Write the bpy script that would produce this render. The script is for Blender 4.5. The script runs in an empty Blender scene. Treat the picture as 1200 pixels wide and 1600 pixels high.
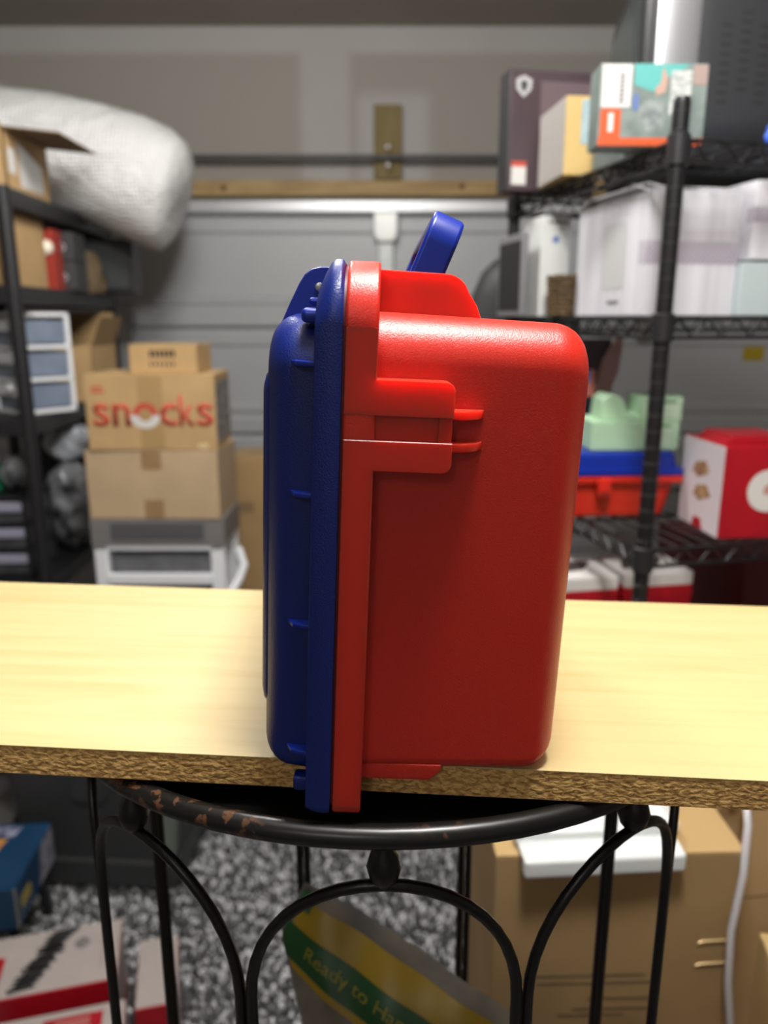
import bpy, bmesh, math, random
from mathutils import Vector, Matrix
random.seed(7)
PI = math.pi
R = math.radians
S = bpy.context.scene
C = S.collection

# ---------------------------------------------------------------- camera, light, exposure
cam_d = bpy.data.cameras.new('camera')
cam_d.sensor_fit = 'VERTICAL'; cam_d.sensor_height = 36; cam_d.sensor_width = 27
cam_d.lens = 27.0
cam_d.clip_start = 0.02
cam_d.dof.use_dof = True
cam_d.dof.focus_distance = 0.395
cam_d.dof.aperture_fstop = 6.0
cam_d.dof.aperture_blades = 0
cam = bpy.data.objects.new('camera', cam_d); C.objects.link(cam)
cam.location = (0, 0, 1.65)
cam.rotation_euler = (PI/2 - math.atan(0.25), 0, 0)
S.camera = cam

S.view_settings.view_transform = 'Standard'
S.view_settings.look = 'None'
S.view_settings.gamma = 1
S.view_settings.use_curve_mapping = False
S.view_settings.exposure = 0.0

w = bpy.data.worlds.new('world'); S.world = w; w.use_nodes = True
w.node_tree.nodes['Background'].inputs[0].default_value = (0.8, 0.87, 1.0, 1)
w.node_tree.nodes['Background'].inputs[1].default_value = 0.05

def area(name, loc, sx, sy, power, col=(1, 0.98, 0.955)):
    l = bpy.data.lights.new(name, 'AREA'); l.shape = 'RECTANGLE'; l.size = sx; l.size_y = sy
    l.energy = power; l.color = col
    o = bpy.data.objects.new(name, l); C.objects.link(o); o.location = loc
    return o
def bulb(name, loc, radius, power, col=(1, 0.98, 0.955)):
    l = bpy.data.lights.new(name, 'POINT'); l.shadow_soft_size = radius; l.energy = power; l.color = col
    o = bpy.data.objects.new(name, l); C.objects.link(o); o.location = loc
    return o
bulb('ceiling_bulb_near', (0.14, 0.335, 2.66), 0.15, 104)
bulb('fill_light_door', (-0.35, 1.75, 2.66), 0.15, 50)  # added fill that brightens the door, wall and boxes; no real fixture
bulb('fill_light_rear', (-0.5, -1.6, 2.66), 0.15, 16)  # added weak fill from behind the camera for the case's near face

# ---------------------------------------------------------------- materials
MATS = {}
def mat(name, col, rough=0.5, metal=0.0, var=0.0, scale=20.0, bump=0.0, bscale=200.0, stretch=(1, 1, 1),
        col2=None, spec=0.5, trans=0.0, alpha=1.0, sss=0.0, emit=0.0, coat=0.0):
    if name in MATS: return MATS[name]
    m = bpy.data.materials.new(name); m.use_nodes = True
    nt = m.node_tree; b = nt.nodes['Principled BSDF']
    b.inputs['Base Color'].default_value = (*col, 1)
    b.inputs['Roughness'].default_value = rough
    b.inputs['Metallic'].default_value = metal
    b.inputs['Specular IOR Level'].default_value = spec
    b.inputs['Transmission Weight'].default_value = trans
    b.inputs['Alpha'].default_value = alpha
    b.inputs['Coat Weight'].default_value = coat
    if sss:
        b.inputs['Subsurface Weight'].default_value = sss
        b.inputs['Subsurface Radius'].default_value = (0.02, 0.004, 0.003)
        b.inputs['Subsurface Scale'].default_value = 1.0
    tc = nt.nodes.new('ShaderNodeTexCoord')
    mp = nt.nodes.new('ShaderNodeMapping'); mp.inputs['Scale'].default_value = stretch
    nt.links.new(tc.outputs['Object'], mp.inputs['Vector'])
    if var or col2:
        n = nt.nodes.new('ShaderNodeTexNoise'); n.inputs['Scale'].default_value = scale; n.inputs['Detail'].default_value = 4
        nt.links.new(mp.outputs[0], n.inputs['Vector'])
        mx = nt.nodes.new('ShaderNodeMix'); mx.data_type = 'RGBA'
        c2 = col2 if col2 else tuple(max(0, c*(1-var)) for c in col)
        mx.inputs[6].default_value = (*col, 1); mx.inputs[7].default_value = (*c2, 1)
        rp = nt.nodes.new('ShaderNodeMapRange'); rp.inputs[1].default_value = 0.35; rp.inputs[2].default_value = 0.65
        nt.links.new(n.outputs['Fac'], rp.inputs[0]); nt.links.new(rp.outputs[0], mx.inputs[0])
        nt.links.new(mx.outputs[2], b.inputs['Base Color'])
    if bump:
        n2 = nt.nodes.new('ShaderNodeTexNoise'); n2.inputs['Scale'].default_value = bscale; n2.inputs['Detail'].default_value = 2
        nt.links.new(tc.outputs['Object'], n2.inputs['Vector'])
        bp = nt.nodes.new('ShaderNodeBump'); bp.inputs['Strength'].default_value = bump; bp.inputs['Distance'].default_value = 0.0006
        nt.links.new(n2.outputs['Fac'], bp.inputs['Height']); nt.links.new(bp.outputs[0], b.inputs['Normal'])
    MATS[name] = m
    return m

M_RED = mat('red_grained_plastic', (0.58, 0.026, 0.014), 0.36, bump=0.35, bscale=1300, sss=0.5)
M_REDS = mat('red_smooth_plastic', (0.66, 0.030, 0.015), 0.32, bump=0.05, bscale=400, sss=0.9)
M_REDR = mat('red_rim_plastic', (0.66, 0.030, 0.015), 0.36, bump=0.3, bscale=1300, sss=0.9)
M_BLUE = mat('blue_grained_plastic', (0.003, 0.015, 0.155), 0.38, bump=0.35, bscale=1300)
M_BLUES = mat('blue_smooth_plastic', (0.004, 0.022, 0.27), 0.32)
M_STEEL = mat('steel', (0.5, 0.5, 0.5), 0.35, 1.0)
M_BIRON = mat('black_wrought_iron', (0.006, 0.0055, 0.005), 0.35, 0.2, bump=0.3, bscale=300)
M_BWIRE = mat('black_coated_wire', (0.008, 0.008, 0.009), 0.4)
M_BPLAS = mat('black_plastic', (0.014, 0.014, 0.016), 0.45)
M_DGREY = mat('dark_grey_plastic', (0.045, 0.047, 0.05), 0.5)
M_MGREY = mat('mid_grey_plastic', (0.18, 0.18, 0.19), 0.5)
M_CARD = mat('corrugated_cardboard', (0.54, 0.355, 0.165), 0.8, var=0.12, scale=9)
M_CARD2 = mat('pale_cardboard', (0.54, 0.395, 0.24), 0.8, var=0.1, scale=9)
M_CARD3 = mat('brown_cardboard', (0.39, 0.25, 0.11), 0.82, var=0.15, scale=7)
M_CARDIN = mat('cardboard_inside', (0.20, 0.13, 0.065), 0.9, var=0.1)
M_TAPE = mat('packing_tape', (0.36, 0.23, 0.11), 0.35, var=0.1)
M_WHITEP = mat('white_plastic', (0.84, 0.86, 0.89), 0.4)
M_WHITEB = mat('white_card', (0.68, 0.67, 0.70), 0.55, var=0.05)
M_STRIPE = mat('white_striped_card', (0.72, 0.71, 0.76), 0.5, col2=(0.57, 0.56, 0.61), scale=14, stretch=(3, 3, 0.05))
M_LILAC = mat('lilac_lattice_print', (0.34, 0.29, 0.37), 0.6)
M_INK = mat('black_ink', (0.012, 0.012, 0.012), 0.7)
M_GINK = mat('grey_ink', (0.12, 0.12, 0.13), 0.7)
M_FINK = mat('faded_brown_ink', (0.17, 0.115, 0.055), 0.8)
M_REDINK = mat('red_ink', (0.54, 0.075, 0.042), 0.7)
M_WINK = mat('white_ink', (0.66, 0.65, 0.63), 0.7)
M_REDCARD = mat('red_glossy_card', (0.42, 0.008, 0.018), 0.35, var=0.12)
M_DRED = mat('maroon_card', (0.10, 0.006, 0.012), 0.5)
M_MINT = mat('mint_card', (0.40, 0.60, 0.40), 0.6, var=0.06)
M_TRANSD = mat('translucent_drawer', (0.40, 0.42, 0.46), 0.35, var=0.2, scale=12)
M_TRANSB = mat('bluish_translucent_drawer', (0.22, 0.27, 0.36), 0.35, var=0.2, scale=12)
M_TRANSK = mat('smoky_drawer', (0.085, 0.09, 0.10), 0.3, var=0.4, scale=14)

# ---------------------------------------------------------------- geometry helpers
class G:
    """collects shapes and links them as ONE mesh object"""
    def __init__(s): s.v = []; s.f = []
    def add(s, v, f):
        o = len(s.v); s.v += [tuple(p) for p in v]; s.f += [tuple(i+o for i in q) for q in f]; return s
    def box(s, x0, x1, y0, y1, z0, z1, bev=0.0, seg=2, M=None):
        bm = bmesh.new(); bmesh.ops.create_cube(bm, size=1)
        sx, sy, sz = x1-x0, y1-y0, z1-z0
        for v in bm.verts: v.co = Vector((v.co.x*sx, v.co.y*sy, v.co.z*sz))
        if bev: bmesh.ops.bevel(bm, geom=bm.edges[:], offset=min(bev, 0.49*min(sx, sy, sz)), segments=seg, affect='EDGES', profile=0.5)
        T = Matrix.Translation(((x0+x1)/2, (y0+y1)/2, (z0+z1)/2))
        if M is not None: T = M @ T
        bm.transform(T); bm.verts.index_update()
        s.add([v.co[:] for v in bm.verts], [[v.index for v in f.verts] for f in bm.faces]); bm.free(); return s
    def tube(s, pts, r, n=8, closed=False):
        pts = [Vector(p) for p in pts]; m = len(pts); rings = []
        up = None
        for i, p in enumerate(pts):
            if closed: d = pts[(i+1) % m]-pts[i-1]
            else: d = pts[min(i+1, m-1)]-pts[max(i-1, 0)]
            d.normalize()
            if up is None:
                up = Vector((0, 0, 1)) if abs(d.z) < 0.9 else Vector((1, 0, 0))
            u = up-d*up.dot(d); u.normalize(); up = u; w_ = d.cross(u)
            rr = r[i] if isinstance(r, (list, tuple)) else r
            rings.append([p+(u*math.cos(2*PI*k/n)+w_*math.sin(2*PI*k/n))*rr for k in range(n)])
        v = [q for a in rings for q in a]; f = []
        for i in range(m if closed else m-1):
            j = (i+1) % m
            for k in range(n):
                f.append((i*n+k, i*n+(k+1) % n, j*n+(k+1) % n, j*n+k))
        if not closed: f += [tuple(range(n))[::-1], tuple((m-1)*n+k for k in range(n))]
        return s.add(v, f)
    def lathe(s, prof, n=32, M=None):
        v = []; f = []; m = len(prof)
        for r, z in prof:
            for k in range(n):
                p = Vector((r*math.cos(2*PI*k/n), r*math.sin(2*PI*k/n), z)); v.append(M @ p if M is not None else p)
        for i in range(m-1):
            for k in range(n): f.append((i*n+k, i*n+(k+1) % n, (i+1)*n+(k+1) % n, (i+1)*n+k))
        f += [tuple(range(n))[::-1], tuple((m-1)*n+k for k in range(n))]
        return s.add(v, f)
    def prism(s, poly, axis, a, b, bev=0.0, seg=2, M=None):
        """poly: 2-D outline; axis 'x': (y,z), 'y': (x,z), 'z': (x,y); extruded from a to b"""
        bm = bmesh.new()
        def to(p, t):
            return {'x': (t, p[0], p[1]), 'y': (p[0], t, p[1]), 'z': (p[0], p[1], t)}[axis]
        A = [bm.verts.new(to(p, a)) for p in poly]; B = [bm.verts.new(to(p, b)) for p in poly]; n = len(poly)
        bm.faces.new(A); bm.faces.new(B[::-1])
        for i in range(n): bm.faces.new((A[i], B[i], B[(i+1) % n], A[(i+1) % n]))
        bmesh.ops.recalc_face_normals(bm, faces=bm.faces[:])
        if bev:
            E = [e for e in bm.edges if (e.verts[0] in A) == (e.verts[1] in A)]
            bmesh.ops.bevel(bm, geom=E, offset=bev, segments=seg, affect='EDGES', profile=0.5)
        if M is not None: bm.transform(M)
        bm.verts.index_update()
        s.add([v.co[:] for v in bm.verts], [[v.index for v in f.verts] for f in bm.faces]); bm.free(); return s
    def rings(s, rr, cap0=True, cap1=True):
        n = len(rr[0]); v = [p for q in rr for p in q]; f = []
        for i in range(len(rr)-1):
            for k in range(n): f.append((i*n+k, i*n+(k+1) % n, (i+1)*n+(k+1) % n, (i+1)*n+k))
        if cap0: f.append(tuple(range(n))[::-1])
        if cap1: f.append(tuple((len(rr)-1)*n+k for k in range(n)))
        return s.add(v, f)
    def build(s, name, m, parent=None, angle=35, loc=None):
        me = bpy.data.meshes.new(name); me.from_pydata(s.v, [], s.f)
        bm = bmesh.new(); bm.from_mesh(me); bmesh.ops.recalc_face_normals(bm, faces=bm.faces[:]); bm.to_mesh(me); bm.free()
        me.shade_smooth(); me.set_sharp_from_angle(angle=R(angle))
        me.materials.append(m)
        o = bpy.data.objects.new(name, me); C.objects.link(o); o.parent = parent
        wn = o.modifiers.new('weighted_normals', 'WEIGHTED_NORMAL'); wn.keep_sharp = True
        if loc: o.location = loc
        return o

def tag(o, label=None, cat=None, group=None, kind=None):
    if label: o['label'] = label
    if cat: o['category'] = cat
    if group: o['group'] = group
    if kind: o['kind'] = kind
    return o
def thing(name, label, cat, loc=(0, 0, 0), rz=0, group=None, rot=None):
    o = bpy.data.objects.new(name, None); C.objects.link(o); o.empty_display_size = 0.05
    o.location = loc; o.rotation_euler = rot if rot else (0, 0, R(rz))
    return tag(o, label, cat, group)
def rrect(u0, u1, v0, v1, r, n=6):
    """rounded rectangle outline; r a number or (r at u0v0, u1v0, u1v1, u0v1)"""
    if not isinstance(r, (tuple, list)): r = (r,)*4
    out = []
    for (cu, cv, su, sv, a0), q in zip(((u0, v0, 1, 1, 180), (u1, v0, -1, 1, 270), (u1, v1, -1, -1, 0), (u0, v1, 1, -1, 90)), r):
        q = max(q, 1e-4)
        for k in range(n+1):
            a = R(a0+90*k/n); out.append((cu+su*q+q*math.cos(a), cv+sv*q+q*math.sin(a)))
    return out
def text(body, name, m, parent, M, width=None, height=None, ext=0.0003, bold=0.0):
    cu = bpy.data.curves.new(name, 'FONT'); cu.body = body; cu.align_x = 'CENTER'; cu.align_y = 'CENTER'; cu.size = 1; cu.offset = bold
    cu.resolution_u = 3
    t = bpy.data.objects.new(name, cu); C.objects.link(t)
    dg = bpy.context.evaluated_depsgraph_get(); dg.update()
    me = bpy.data.meshes.new_from_object(t.evaluated_get(dg)); bpy.data.objects.remove(t); bpy.data.curves.remove(cu)
    xs = [v.co.x for v in me.vertices]; ys = [v.co.y for v in me.vertices]
    cx, cy = (min(xs)+max(xs))/2, (min(ys)+max(ys))/2
    sx = width/(max(xs)-min(xs)) if width else None; sy = height/(max(ys)-min(ys)) if height else None
    sx = sx or sy; sy = sy or sx
    bm = bmesh.new(); bm.from_mesh(me)
    for v in bm.verts: v.co = Vector(((v.co.x-cx)*sx, (v.co.y-cy)*sy, 0))
    g = bmesh.ops.extrude_face_region(bm, geom=bm.faces[:])
    for e in g['geom']:
        if isinstance(e, bmesh.types.BMVert): e.co.z += ext
    bmesh.ops.recalc_face_normals(bm, faces=bm.faces[:])
    bm.transform(M); bm.to_mesh(me); bm.free(); me.materials.clear(); me.materials.append(m)
    o = bpy.data.objects.new(name, me); C.objects.link(o); o.parent = parent
    return o
def front(x, y, z):   # text plane standing upright, readable from -Y
    return Matrix.Translation((x, y, z)) @ Matrix.Rotation(PI/2, 4, 'X')
def carton(name, label, cat, loc, rz, size, m, group=None, tape=True, seam=True, flap=None, rot=None):
    """closed box: origin at the bottom centre; body, two top flaps, tape"""
    sx, sy, sz = size; t = thing(name, label, cat, loc, rz, group, rot)
    G().box(-sx/2, sx/2, -sy/2, sy/2, 0, sz-0.003, 0.0025).build('body', m, t)
    if seam:
        for k in (-1, 1):
            y0, y1 = (0.0008, sy/2-0.0005) if k > 0 else (-sy/2+0.0005, -0.0008)
            G().box(-sx/2+.0005, sx/2-.0005, y0, y1, sz-0.0031, sz, 0.001).build('top_flap', flap or m, t)
    if tape:
        tw = min(0.024, sy*0.12)
        G().box(-sx/2+0.001, sx/2-0.001, -tw, tw, sz, sz+0.0006).build('tape', M_TAPE, t)
    return t

# ---------------------------------------------------------------- the garage shell
def node_mat(name, fn, rough=0.6):
    m = bpy.data.materials.new(name); m.use_nodes = True
    nt = m.node_tree; b = nt.nodes['Principled BSDF']; b.inputs['Roughness'].default_value = rough
    fn(nt, b); return m
def mathn(nt, op, a, b_, clamp=False):
    n = nt.nodes.new('ShaderNodeMath'); n.operation = op; n.use_clamp = clamp
    for i, q in enumerate((a, b_)):
        if q is None: continue
        if isinstance(q, (int, float)): n.inputs[i].default_value = q
        else: nt.links.new(q, n.inputs[i])
    return n.outputs[0]
def sstep(nt, x, lo, hi):
    n = nt.nodes.new('ShaderNodeMapRange'); n.interpolation_type = 'SMOOTHSTEP'
    n.inputs[1].default_value = lo; n.inputs[2].default_value = hi; nt.links.new(x, n.inputs[0]); return n.outputs[0]
def band(nt, x, lo, hi, s):
    return mathn(nt, 'MULTIPLY', sstep(nt, x, lo-s, lo+s), mathn(nt, 'SUBTRACT', 1.0, sstep(nt, x, hi-s, hi+s)))
def mixc(nt, fac, a, b_):
    n = nt.nodes.new('ShaderNodeMix'); n.data_type = 'RGBA'
    nt.links.new(fac, n.inputs[0])
    for i, q in ((6, a), (7, b_)):
        if isinstance(q, tuple): n.inputs[i].default_value = (*q, 1)
        else: nt.links.new(q, n.inputs[i])
    return n.outputs[2]

def drywall(nt, b):
    tc = nt.nodes.new('ShaderNodeTexCoord'); sp = nt.nodes.new('ShaderNodeSeparateXYZ'); nt.links.new(tc.outputs['Object'], sp.inputs[0])
    x, z = sp.outputs[0], sp.outputs[2]
    n = nt.nodes.new('ShaderNodeTexNoise'); n.inputs['Scale'].default_value = 3; n.inputs['Detail'].default_value = 5
    nt.links.new(tc.outputs['Object'], n.inputs['Vector'])
    f = band(nt, x, -0.37, -0.15, 0.03)                              # mud over the panel joints
    f = mathn(nt, 'MAXIMUM', f, band(nt, x, -2.6, -1.78, 0.03))
    f = mathn(nt, 'MAXIMUM', f, band(nt, x, 1.02, 1.3, 0.03))
    f = mathn(nt, 'MAXIMUM', f, sstep(nt, z, 2.76, 2.80))
    p = mathn(nt, 'MULTIPLY', band(nt, x, -0.12, 0.20, 0.04), band(nt, z, 2.2, 2.62, 0.04))   # skim around the wood block
    f = mathn(nt, 'MAXIMUM', f, p)
    f = mathn(nt, 'MULTIPLY', f, mathn(nt, 'ADD', 0.55, mathn(nt, 'MULTIPLY', n.outputs['Fac'], 0.7)), True)
    v = nt.nodes.new('ShaderNodeTexVoronoi'); v.inputs['Scale'].default_value = 2.6; nt.links.new(tc.outputs['Object'], v.inputs['Vector'])
    spot = mathn(nt, 'SUBTRACT', 1.0, sstep(nt, v.outputs['Distance'], 0.05, 0.14))
    f = mathn(nt, 'MAXIMUM', f, mathn(nt, 'MULTIPLY', spot, 0.35))
    nt.links.new(mixc(nt, f, (0.29, 0.268, 0.238), (0.375, 0.36, 0.345)), b.inputs['Base Color'])
M_WALL = node_mat('unpainted_drywall', drywall, 0.85)
M_CEIL = mat('ceiling_drywall', (0.36, 0.33, 0.29), 0.9, var=0.1, scale=2)
M_FLOOR = mat('garage_concrete', (0.20, 0.195, 0.19), 0.8, var=0.25, scale=6, bump=0.3, bscale=90)
M_DOOR = mat('grey_painted_steel_door', (0.44, 0.45, 0.46), 0.42, var=0.04, scale=3, bump=0.15, bscale=120)
M_DOORL = mat('galvanised_strip', (0.52, 0.53, 0.54), 0.35, 0.3)
M_PINE = mat('pine_lumber', (0.40, 0.275, 0.12), 0.7, col2=(0.29, 0.19, 0.075), scale=6, stretch=(1, 6, 6))
M_PINED = mat('treated_lumber', (0.20, 0.15, 0.055), 0.75, col2=(0.15, 0.11, 0.04), scale=6, stretch=(8, 4, 1))

def struct(name, g, m, parent=None):
    o = g.build(name, m, parent)
    if parent is None: o['kind'] = 'structure'
    return o
XL, XR, YB, YF, ZC = -3.2, 3.2, 3.74, -2.6, 2.885
struct('floor', G().box(XL, XR, YF, YB, -0.08, 0), M_FLOOR)
struct('ceiling', G().box(XL, XR, YF, YB, ZC, ZC+0.08), M_CEIL)
DW, DT = 2.44, 2.185
struct('wall_back', G().box(XL, XR, YB, YB+0.1, DT, ZC).box(XL, -DW, YB, YB+0.1, 0, DT).box(DW, XR, YB, YB+0.1, 0, DT), M_WALL)
struct('wall_left', G().box(XL-0.1, XL, YF, YB, 0, ZC), M_CEIL)
struct('wall_right', G().box(XR, XR+0.1, YF, YB, 0, ZC), M_CEIL)
struct('wall_front', G().box(XL, XR, YF-0.1, YF, 0, ZC), M_CEIL)
# sectional steel door: four sections, each with two pressed ribs
door = bpy.data.objects.new('door_1', None); C.objects.link(door); door.location = (0, 3.76, 0); door['kind'] = 'structure'
sec = 0.508
for k in range(4):
    z1 = 2.117-sec*k; z0 = z1-sec+0.006
    prof = [(0.02, z0), (-0.012, z0), (-0.028, z0+0.012), (-0.028, z0+0.075), (-0.014, z0+0.09), (-0.014, z0+0.102), (-0.024, z0+0.112), (-0.024, z0+0.135), (-0.006, z0+0.15),
            (-0.006, z1-0.085), (-0.015, z1-0.07), (-0.015, z1-0.02), (-0.004, z1-0.004), (-0.004, z1), (0.02, z1)]
    G().prism(prof, 'x', -DW, DW).build('door_section', M_DOOR, door, 20)
G().prism([(0.0, 2.121), (-0.045, 2.121), (-0.05, 2.13), (-0.05, 2.172), (-0.03, 2.182), (0, 2.182)], 'x', -DW, DW).build('top_strut', M_DOORL, door, 20)
for x in (-1.22, 1.22):
    for k in range(3):
        G().box(x-0.035, x+0.035, -0.05, -0.028, 2.117-sec*(k+1)-0.05, 2.117-sec*(k+1)+0.05, 0.004).build('hinge', M_STEEL, door)
G().box(1.72, 1.82, -0.0075, -0.0055, 1.46, 1.54).build('warning_sticker', mat('yellow_sticker', (0.40, 0.29, 0.01), 0.6), door)
struct('trim_1', G().box(-0.90, 1.0, 3.70, 3.74, 2.193, 2.258, 0.002), M_PINE)
for x, z in ((-0.72, 2.225), (0.35, 2.232)):
    G().lathe([(0.014, 0), (0.010, 0.0012)], 12, Matrix.Translation((x, 3.7, z)) @ Matrix.Rotation(PI/2, 4, 'X')).build('wood_knot', mat('pine_knot', (0.12, 0.06, 0.02), 0.8), bpy.data.objects['trim_1'])
t = thing('torsion_bar', 'dark steel torsion bar running across the wall above the garage door', 'bar', (0, 3.66, 2.345))
G().tube([(-1.75, 0, 0), (1.75, 0, 0)], 0.0115, 12).build('shaft', mat('dark_steel', (0.075, 0.075, 0.08), 0.5, 0.5), t)
G().box(-0.03, 0.05, 0.0, 0.036, -0.012, 0.012, 0.003).build('bearing_plate', M_STEEL, t)
for sx in (-1, 1):
    G().box(sx*1.6-0.02, sx*1.6+0.02, -0.03, 0.08, -0.03, 0.03, 0.004).build('end_bracket', M_STEEL, t)
t = thing('wood_mounting_block', 'short upright wood block on the drywall behind the torsion bar', 'block', (0.017, 3.717, 2.262))
G().box(-0.062, 0.062, -0.02, 0.022, 0, 0.305, 0.002).build('plank', M_PINED, t)
for z in (0.128, 0.054):
    G().lathe([(0.018, 0), (0.018, 0.012), (0.012, 0.026), (0.004, 0.03)], 12, Matrix.Translation((0.0, -0.021, z)) @ Matrix.Rotation(PI/2, 4, 'X')).build('lag_bolt', mat('bright_zinc', (0.8, 0.8, 0.78), 0.25, 0.9), t)
t = thing('door_bracket_arm', 'white upright bracket arm with a wider head on the garage door', 'bracket', (0.008, 3.725, 1.62))
G().box(-0.034, 0.034, -0.025, -0.003, 0, 0.40, 0.006).build('arm', mat('milky_plastic', (0.62, 0.66, 0.64), 0.3), t)
G().prism([(-0.034, 0.375), (0.034, 0.375), (0.053, 0.405), (0.053, 0.50), (-0.053, 0.50), (-0.053, 0.405)], 'y', -0.06, -0.003, 0.008).build('head', mat('milky_plastic_head', (0.92, 0.94, 0.90), 0.3), t)

# grey shag rug on the floor
rug = thing('shag_rug', 'grey looped shag rug spread under the iron stand', 'rug', (0, 1.71, 0))
G().box(-1.05, 0.27, -0.56, 0.56, 0, 0.012, 0.004).build('backing', mat('rug_backing', (0.06, 0.06, 0.062), 0.9), rug)
def pile():
    v = []; f = []; rnd = random.Random(3)
    nx, ny = 128, 108
    for i in range(nx):
        for j in range(ny):
            x = -1.04+1.30*(i+rnd.uniform(-.15, 1.15))/nx; y = -0.55+1.10*(j+rnd.uniform(-.15, 1.15))/ny
            h = rnd.uniform(0.012, 0.026); r = rnd.uniform(0.0038, 0.0066); a = rnd.uniform(0, 6.28); l = rnd.uniform(0.1, 0.8)
            dx, dy = math.cos(a)*l*h, math.sin(a)*l*h
            o = len(v)
            for q, (rr, zz) in enumerate(((0.6, 0.0), (1.0, 0.45), (0.9, 0.8))):
                for k in range(5):
                    b_ = a+k*1.2566
                    v.append((x+dx*zz*zz+rr*r*math.cos(b_), y+dy*zz*zz+rr*r*math.sin(b_), 0.010+h*zz))
            v.append((x+dx, y+dy, 0.010+h))
            for q in range(2):
                for k in range(5):
                    f.append((o+q*5+k, o+q*5+(k+1) % 5, o+q*5+5+(k+1) % 5, o+q*5+5+k))
            for k in range(5): f.append((o+10+k, o+10+(k+1) % 5, o+15))
    me = bpy.data.meshes.new('pile'); me.from_pydata(v, [], f); me.shade_smooth()
    return me
def pilemat(nt, b):
    g = nt.nodes.new('ShaderNodeNewGeometry')
    cr = nt.nodes.new('ShaderNodeValToRGB'); e = cr.color_ramp.elements
    e[0].position = 0.0; e[0].color = (0.05, 0.052, 0.056, 1); e[1].position = 1.0; e[1].color = (0.92, 0.93, 0.95, 1)
    q = e.new(0.62); q.color = (0.17, 0.174, 0.18, 1); q = e.new(0.72); q.color = (0.62, 0.63, 0.65, 1)  # mixed yarn greys; palest tufts also put sparkle into the colour
    nt.links.new(g.outputs['Random Per Island'], cr.inputs[0]); nt.links.new(cr.outputs[0], b.inputs['Base Color'])
me = pile(); me.materials.append(node_mat('grey_rug_yarn', pilemat, 0.22))
o = bpy.data.objects.new('pile', me); C.objects.link(o); o.parent = rug; o['kind'] = 'stuff'

# ---------------------------------------------------------------- particle board plank
BZ = 1.4085          # top of the board below the lens
BY = R(-4.2); BR = R(0.4)
def maple(nt, b):
    tc = nt.nodes.new('ShaderNodeTexCoord'); mp = nt.nodes.new('ShaderNodeMapping'); mp.inputs['Scale'].default_value = (2.2, 26, 10)
    nt.links.new(tc.outputs['Object'], mp.inputs['Vector'])
    n = nt.nodes.new('ShaderNodeTexNoise'); n.inputs['Scale'].default_value = 1.6; n.inputs['Detail'].default_value = 6; n.inputs['Distortion'].default_value = 1.2
    nt.links.new(mp.outputs[0], n.inputs['Vector'])
    w_ = nt.nodes.new('ShaderNodeTexWave'); w_.wave_type = 'RINGS'; w_.inputs['Scale'].default_value = 0.55; w_.inputs['Distortion'].default_value = 5; w_.inputs['Detail'].default_value = 3
    w_.inputs['Detail Scale'].default_value = 0.6
    nt.links.new(mp.outputs[0], w_.inputs['Vector'])
    f = mathn(nt, 'MULTIPLY', sstep(nt, n.outputs['Fac'], 0.42, 0.75), 0.75)
    f = mathn(nt, 'ADD', f, mathn(nt, 'MULTIPLY', sstep(nt, w_.outputs['Fac'], 0.75, 1.0), 0.18), True)
    nt.links.new(mixc(nt, f, (0.55, 0.43, 0.205), (0.49, 0.355, 0.145)), b.inputs['Base Color'])
def chip(nt, b):
    tc = nt.nodes.new('ShaderNodeTexCoord')
    mp = nt.nodes.new('ShaderNodeMapping'); mp.inputs['Scale'].default_value = (0.7, 1, 1.25); nt.links.new(tc.outputs['Object'], mp.inputs['Vector'])
    n = nt.nodes.new('ShaderNodeTexNoise'); n.inputs['Scale'].default_value = 300; n.inputs['Detail'].default_value = 2; n.inputs['Distortion'].default_value = 0.6
    v = nt.nodes.new('ShaderNodeTexVoronoi'); v.inputs['Scale'].default_value = 300
    for q in (n, v): nt.links.new(mp.outputs[0], q.inputs['Vector'])
    f = mathn(nt, 'MULTIPLY', sstep(nt, n.outputs['Fac'], 0.35, 0.68), 1.0)
    nt.links.new(mixc(nt, f, (0.46, 0.25, 0.075), (0.86, 0.54, 0.19)), b.inputs['Base Color'])
    h = mathn(nt, 'ADD', mathn(nt, 'MULTIPLY', n.outputs['Fac'], 1.0), mathn(nt, 'MULTIPLY', v.outputs['Distance'], -0.5))
    bp = nt.nodes.new('ShaderNodeBump'); bp.inputs['Strength'].default_value = 1.0; bp.inputs['Distance'].default_value = 0.0022
    nt.links.new(h, bp.inputs['Height']); nt.links.new(bp.outputs[0], b.inputs['Normal'])
board = thing('shelf_board', 'pale maple laminate chipboard plank laid on the iron stand', 'board', (0, 0.385, BZ), rot=(0, BR, BY))
G().box(-0.385, 0.75, 0.0, 0.272, -0.0190, -0.0008, 0.0006).build('chipboard_core', node_mat('raw_chipboard', chip, 0.75), board)
G().box(-0.385, 0.75, -0.0003, 0.2723, -0.0008, 0.0, 0.0003).build('laminate_top', node_mat('maple_laminate', maple, 0.5), board)

# ---------------------------------------------------------------- the red and blue case
case = thing('plastic_case', 'upright red plastic case with blue lid standing on the maple plank', 'case', (0.034, 0.3725, 1.4100), rot=(0, R(2.4), R(0.6)))
W = 0.27
def loft(xs, y0, y1, z0, z1, r, rb=0.009):
    """xs: list of (x, inset) -> rounded-rectangle rings in the y-z plane"""
    rr = []
    for x, i, dz in xs:
        ring = rrect(y0+i, y1-i, z0+i-dz, z1-i+dz, (max(rb-i*0.4, 0.004), max(rb-i*0.4, 0.004), max(r-i*0.55, 0.004), max(r-i*0.55, 0.004)), 7)
        rr.append([(x, a, b) for a, b in ring])
    return rr
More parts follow.
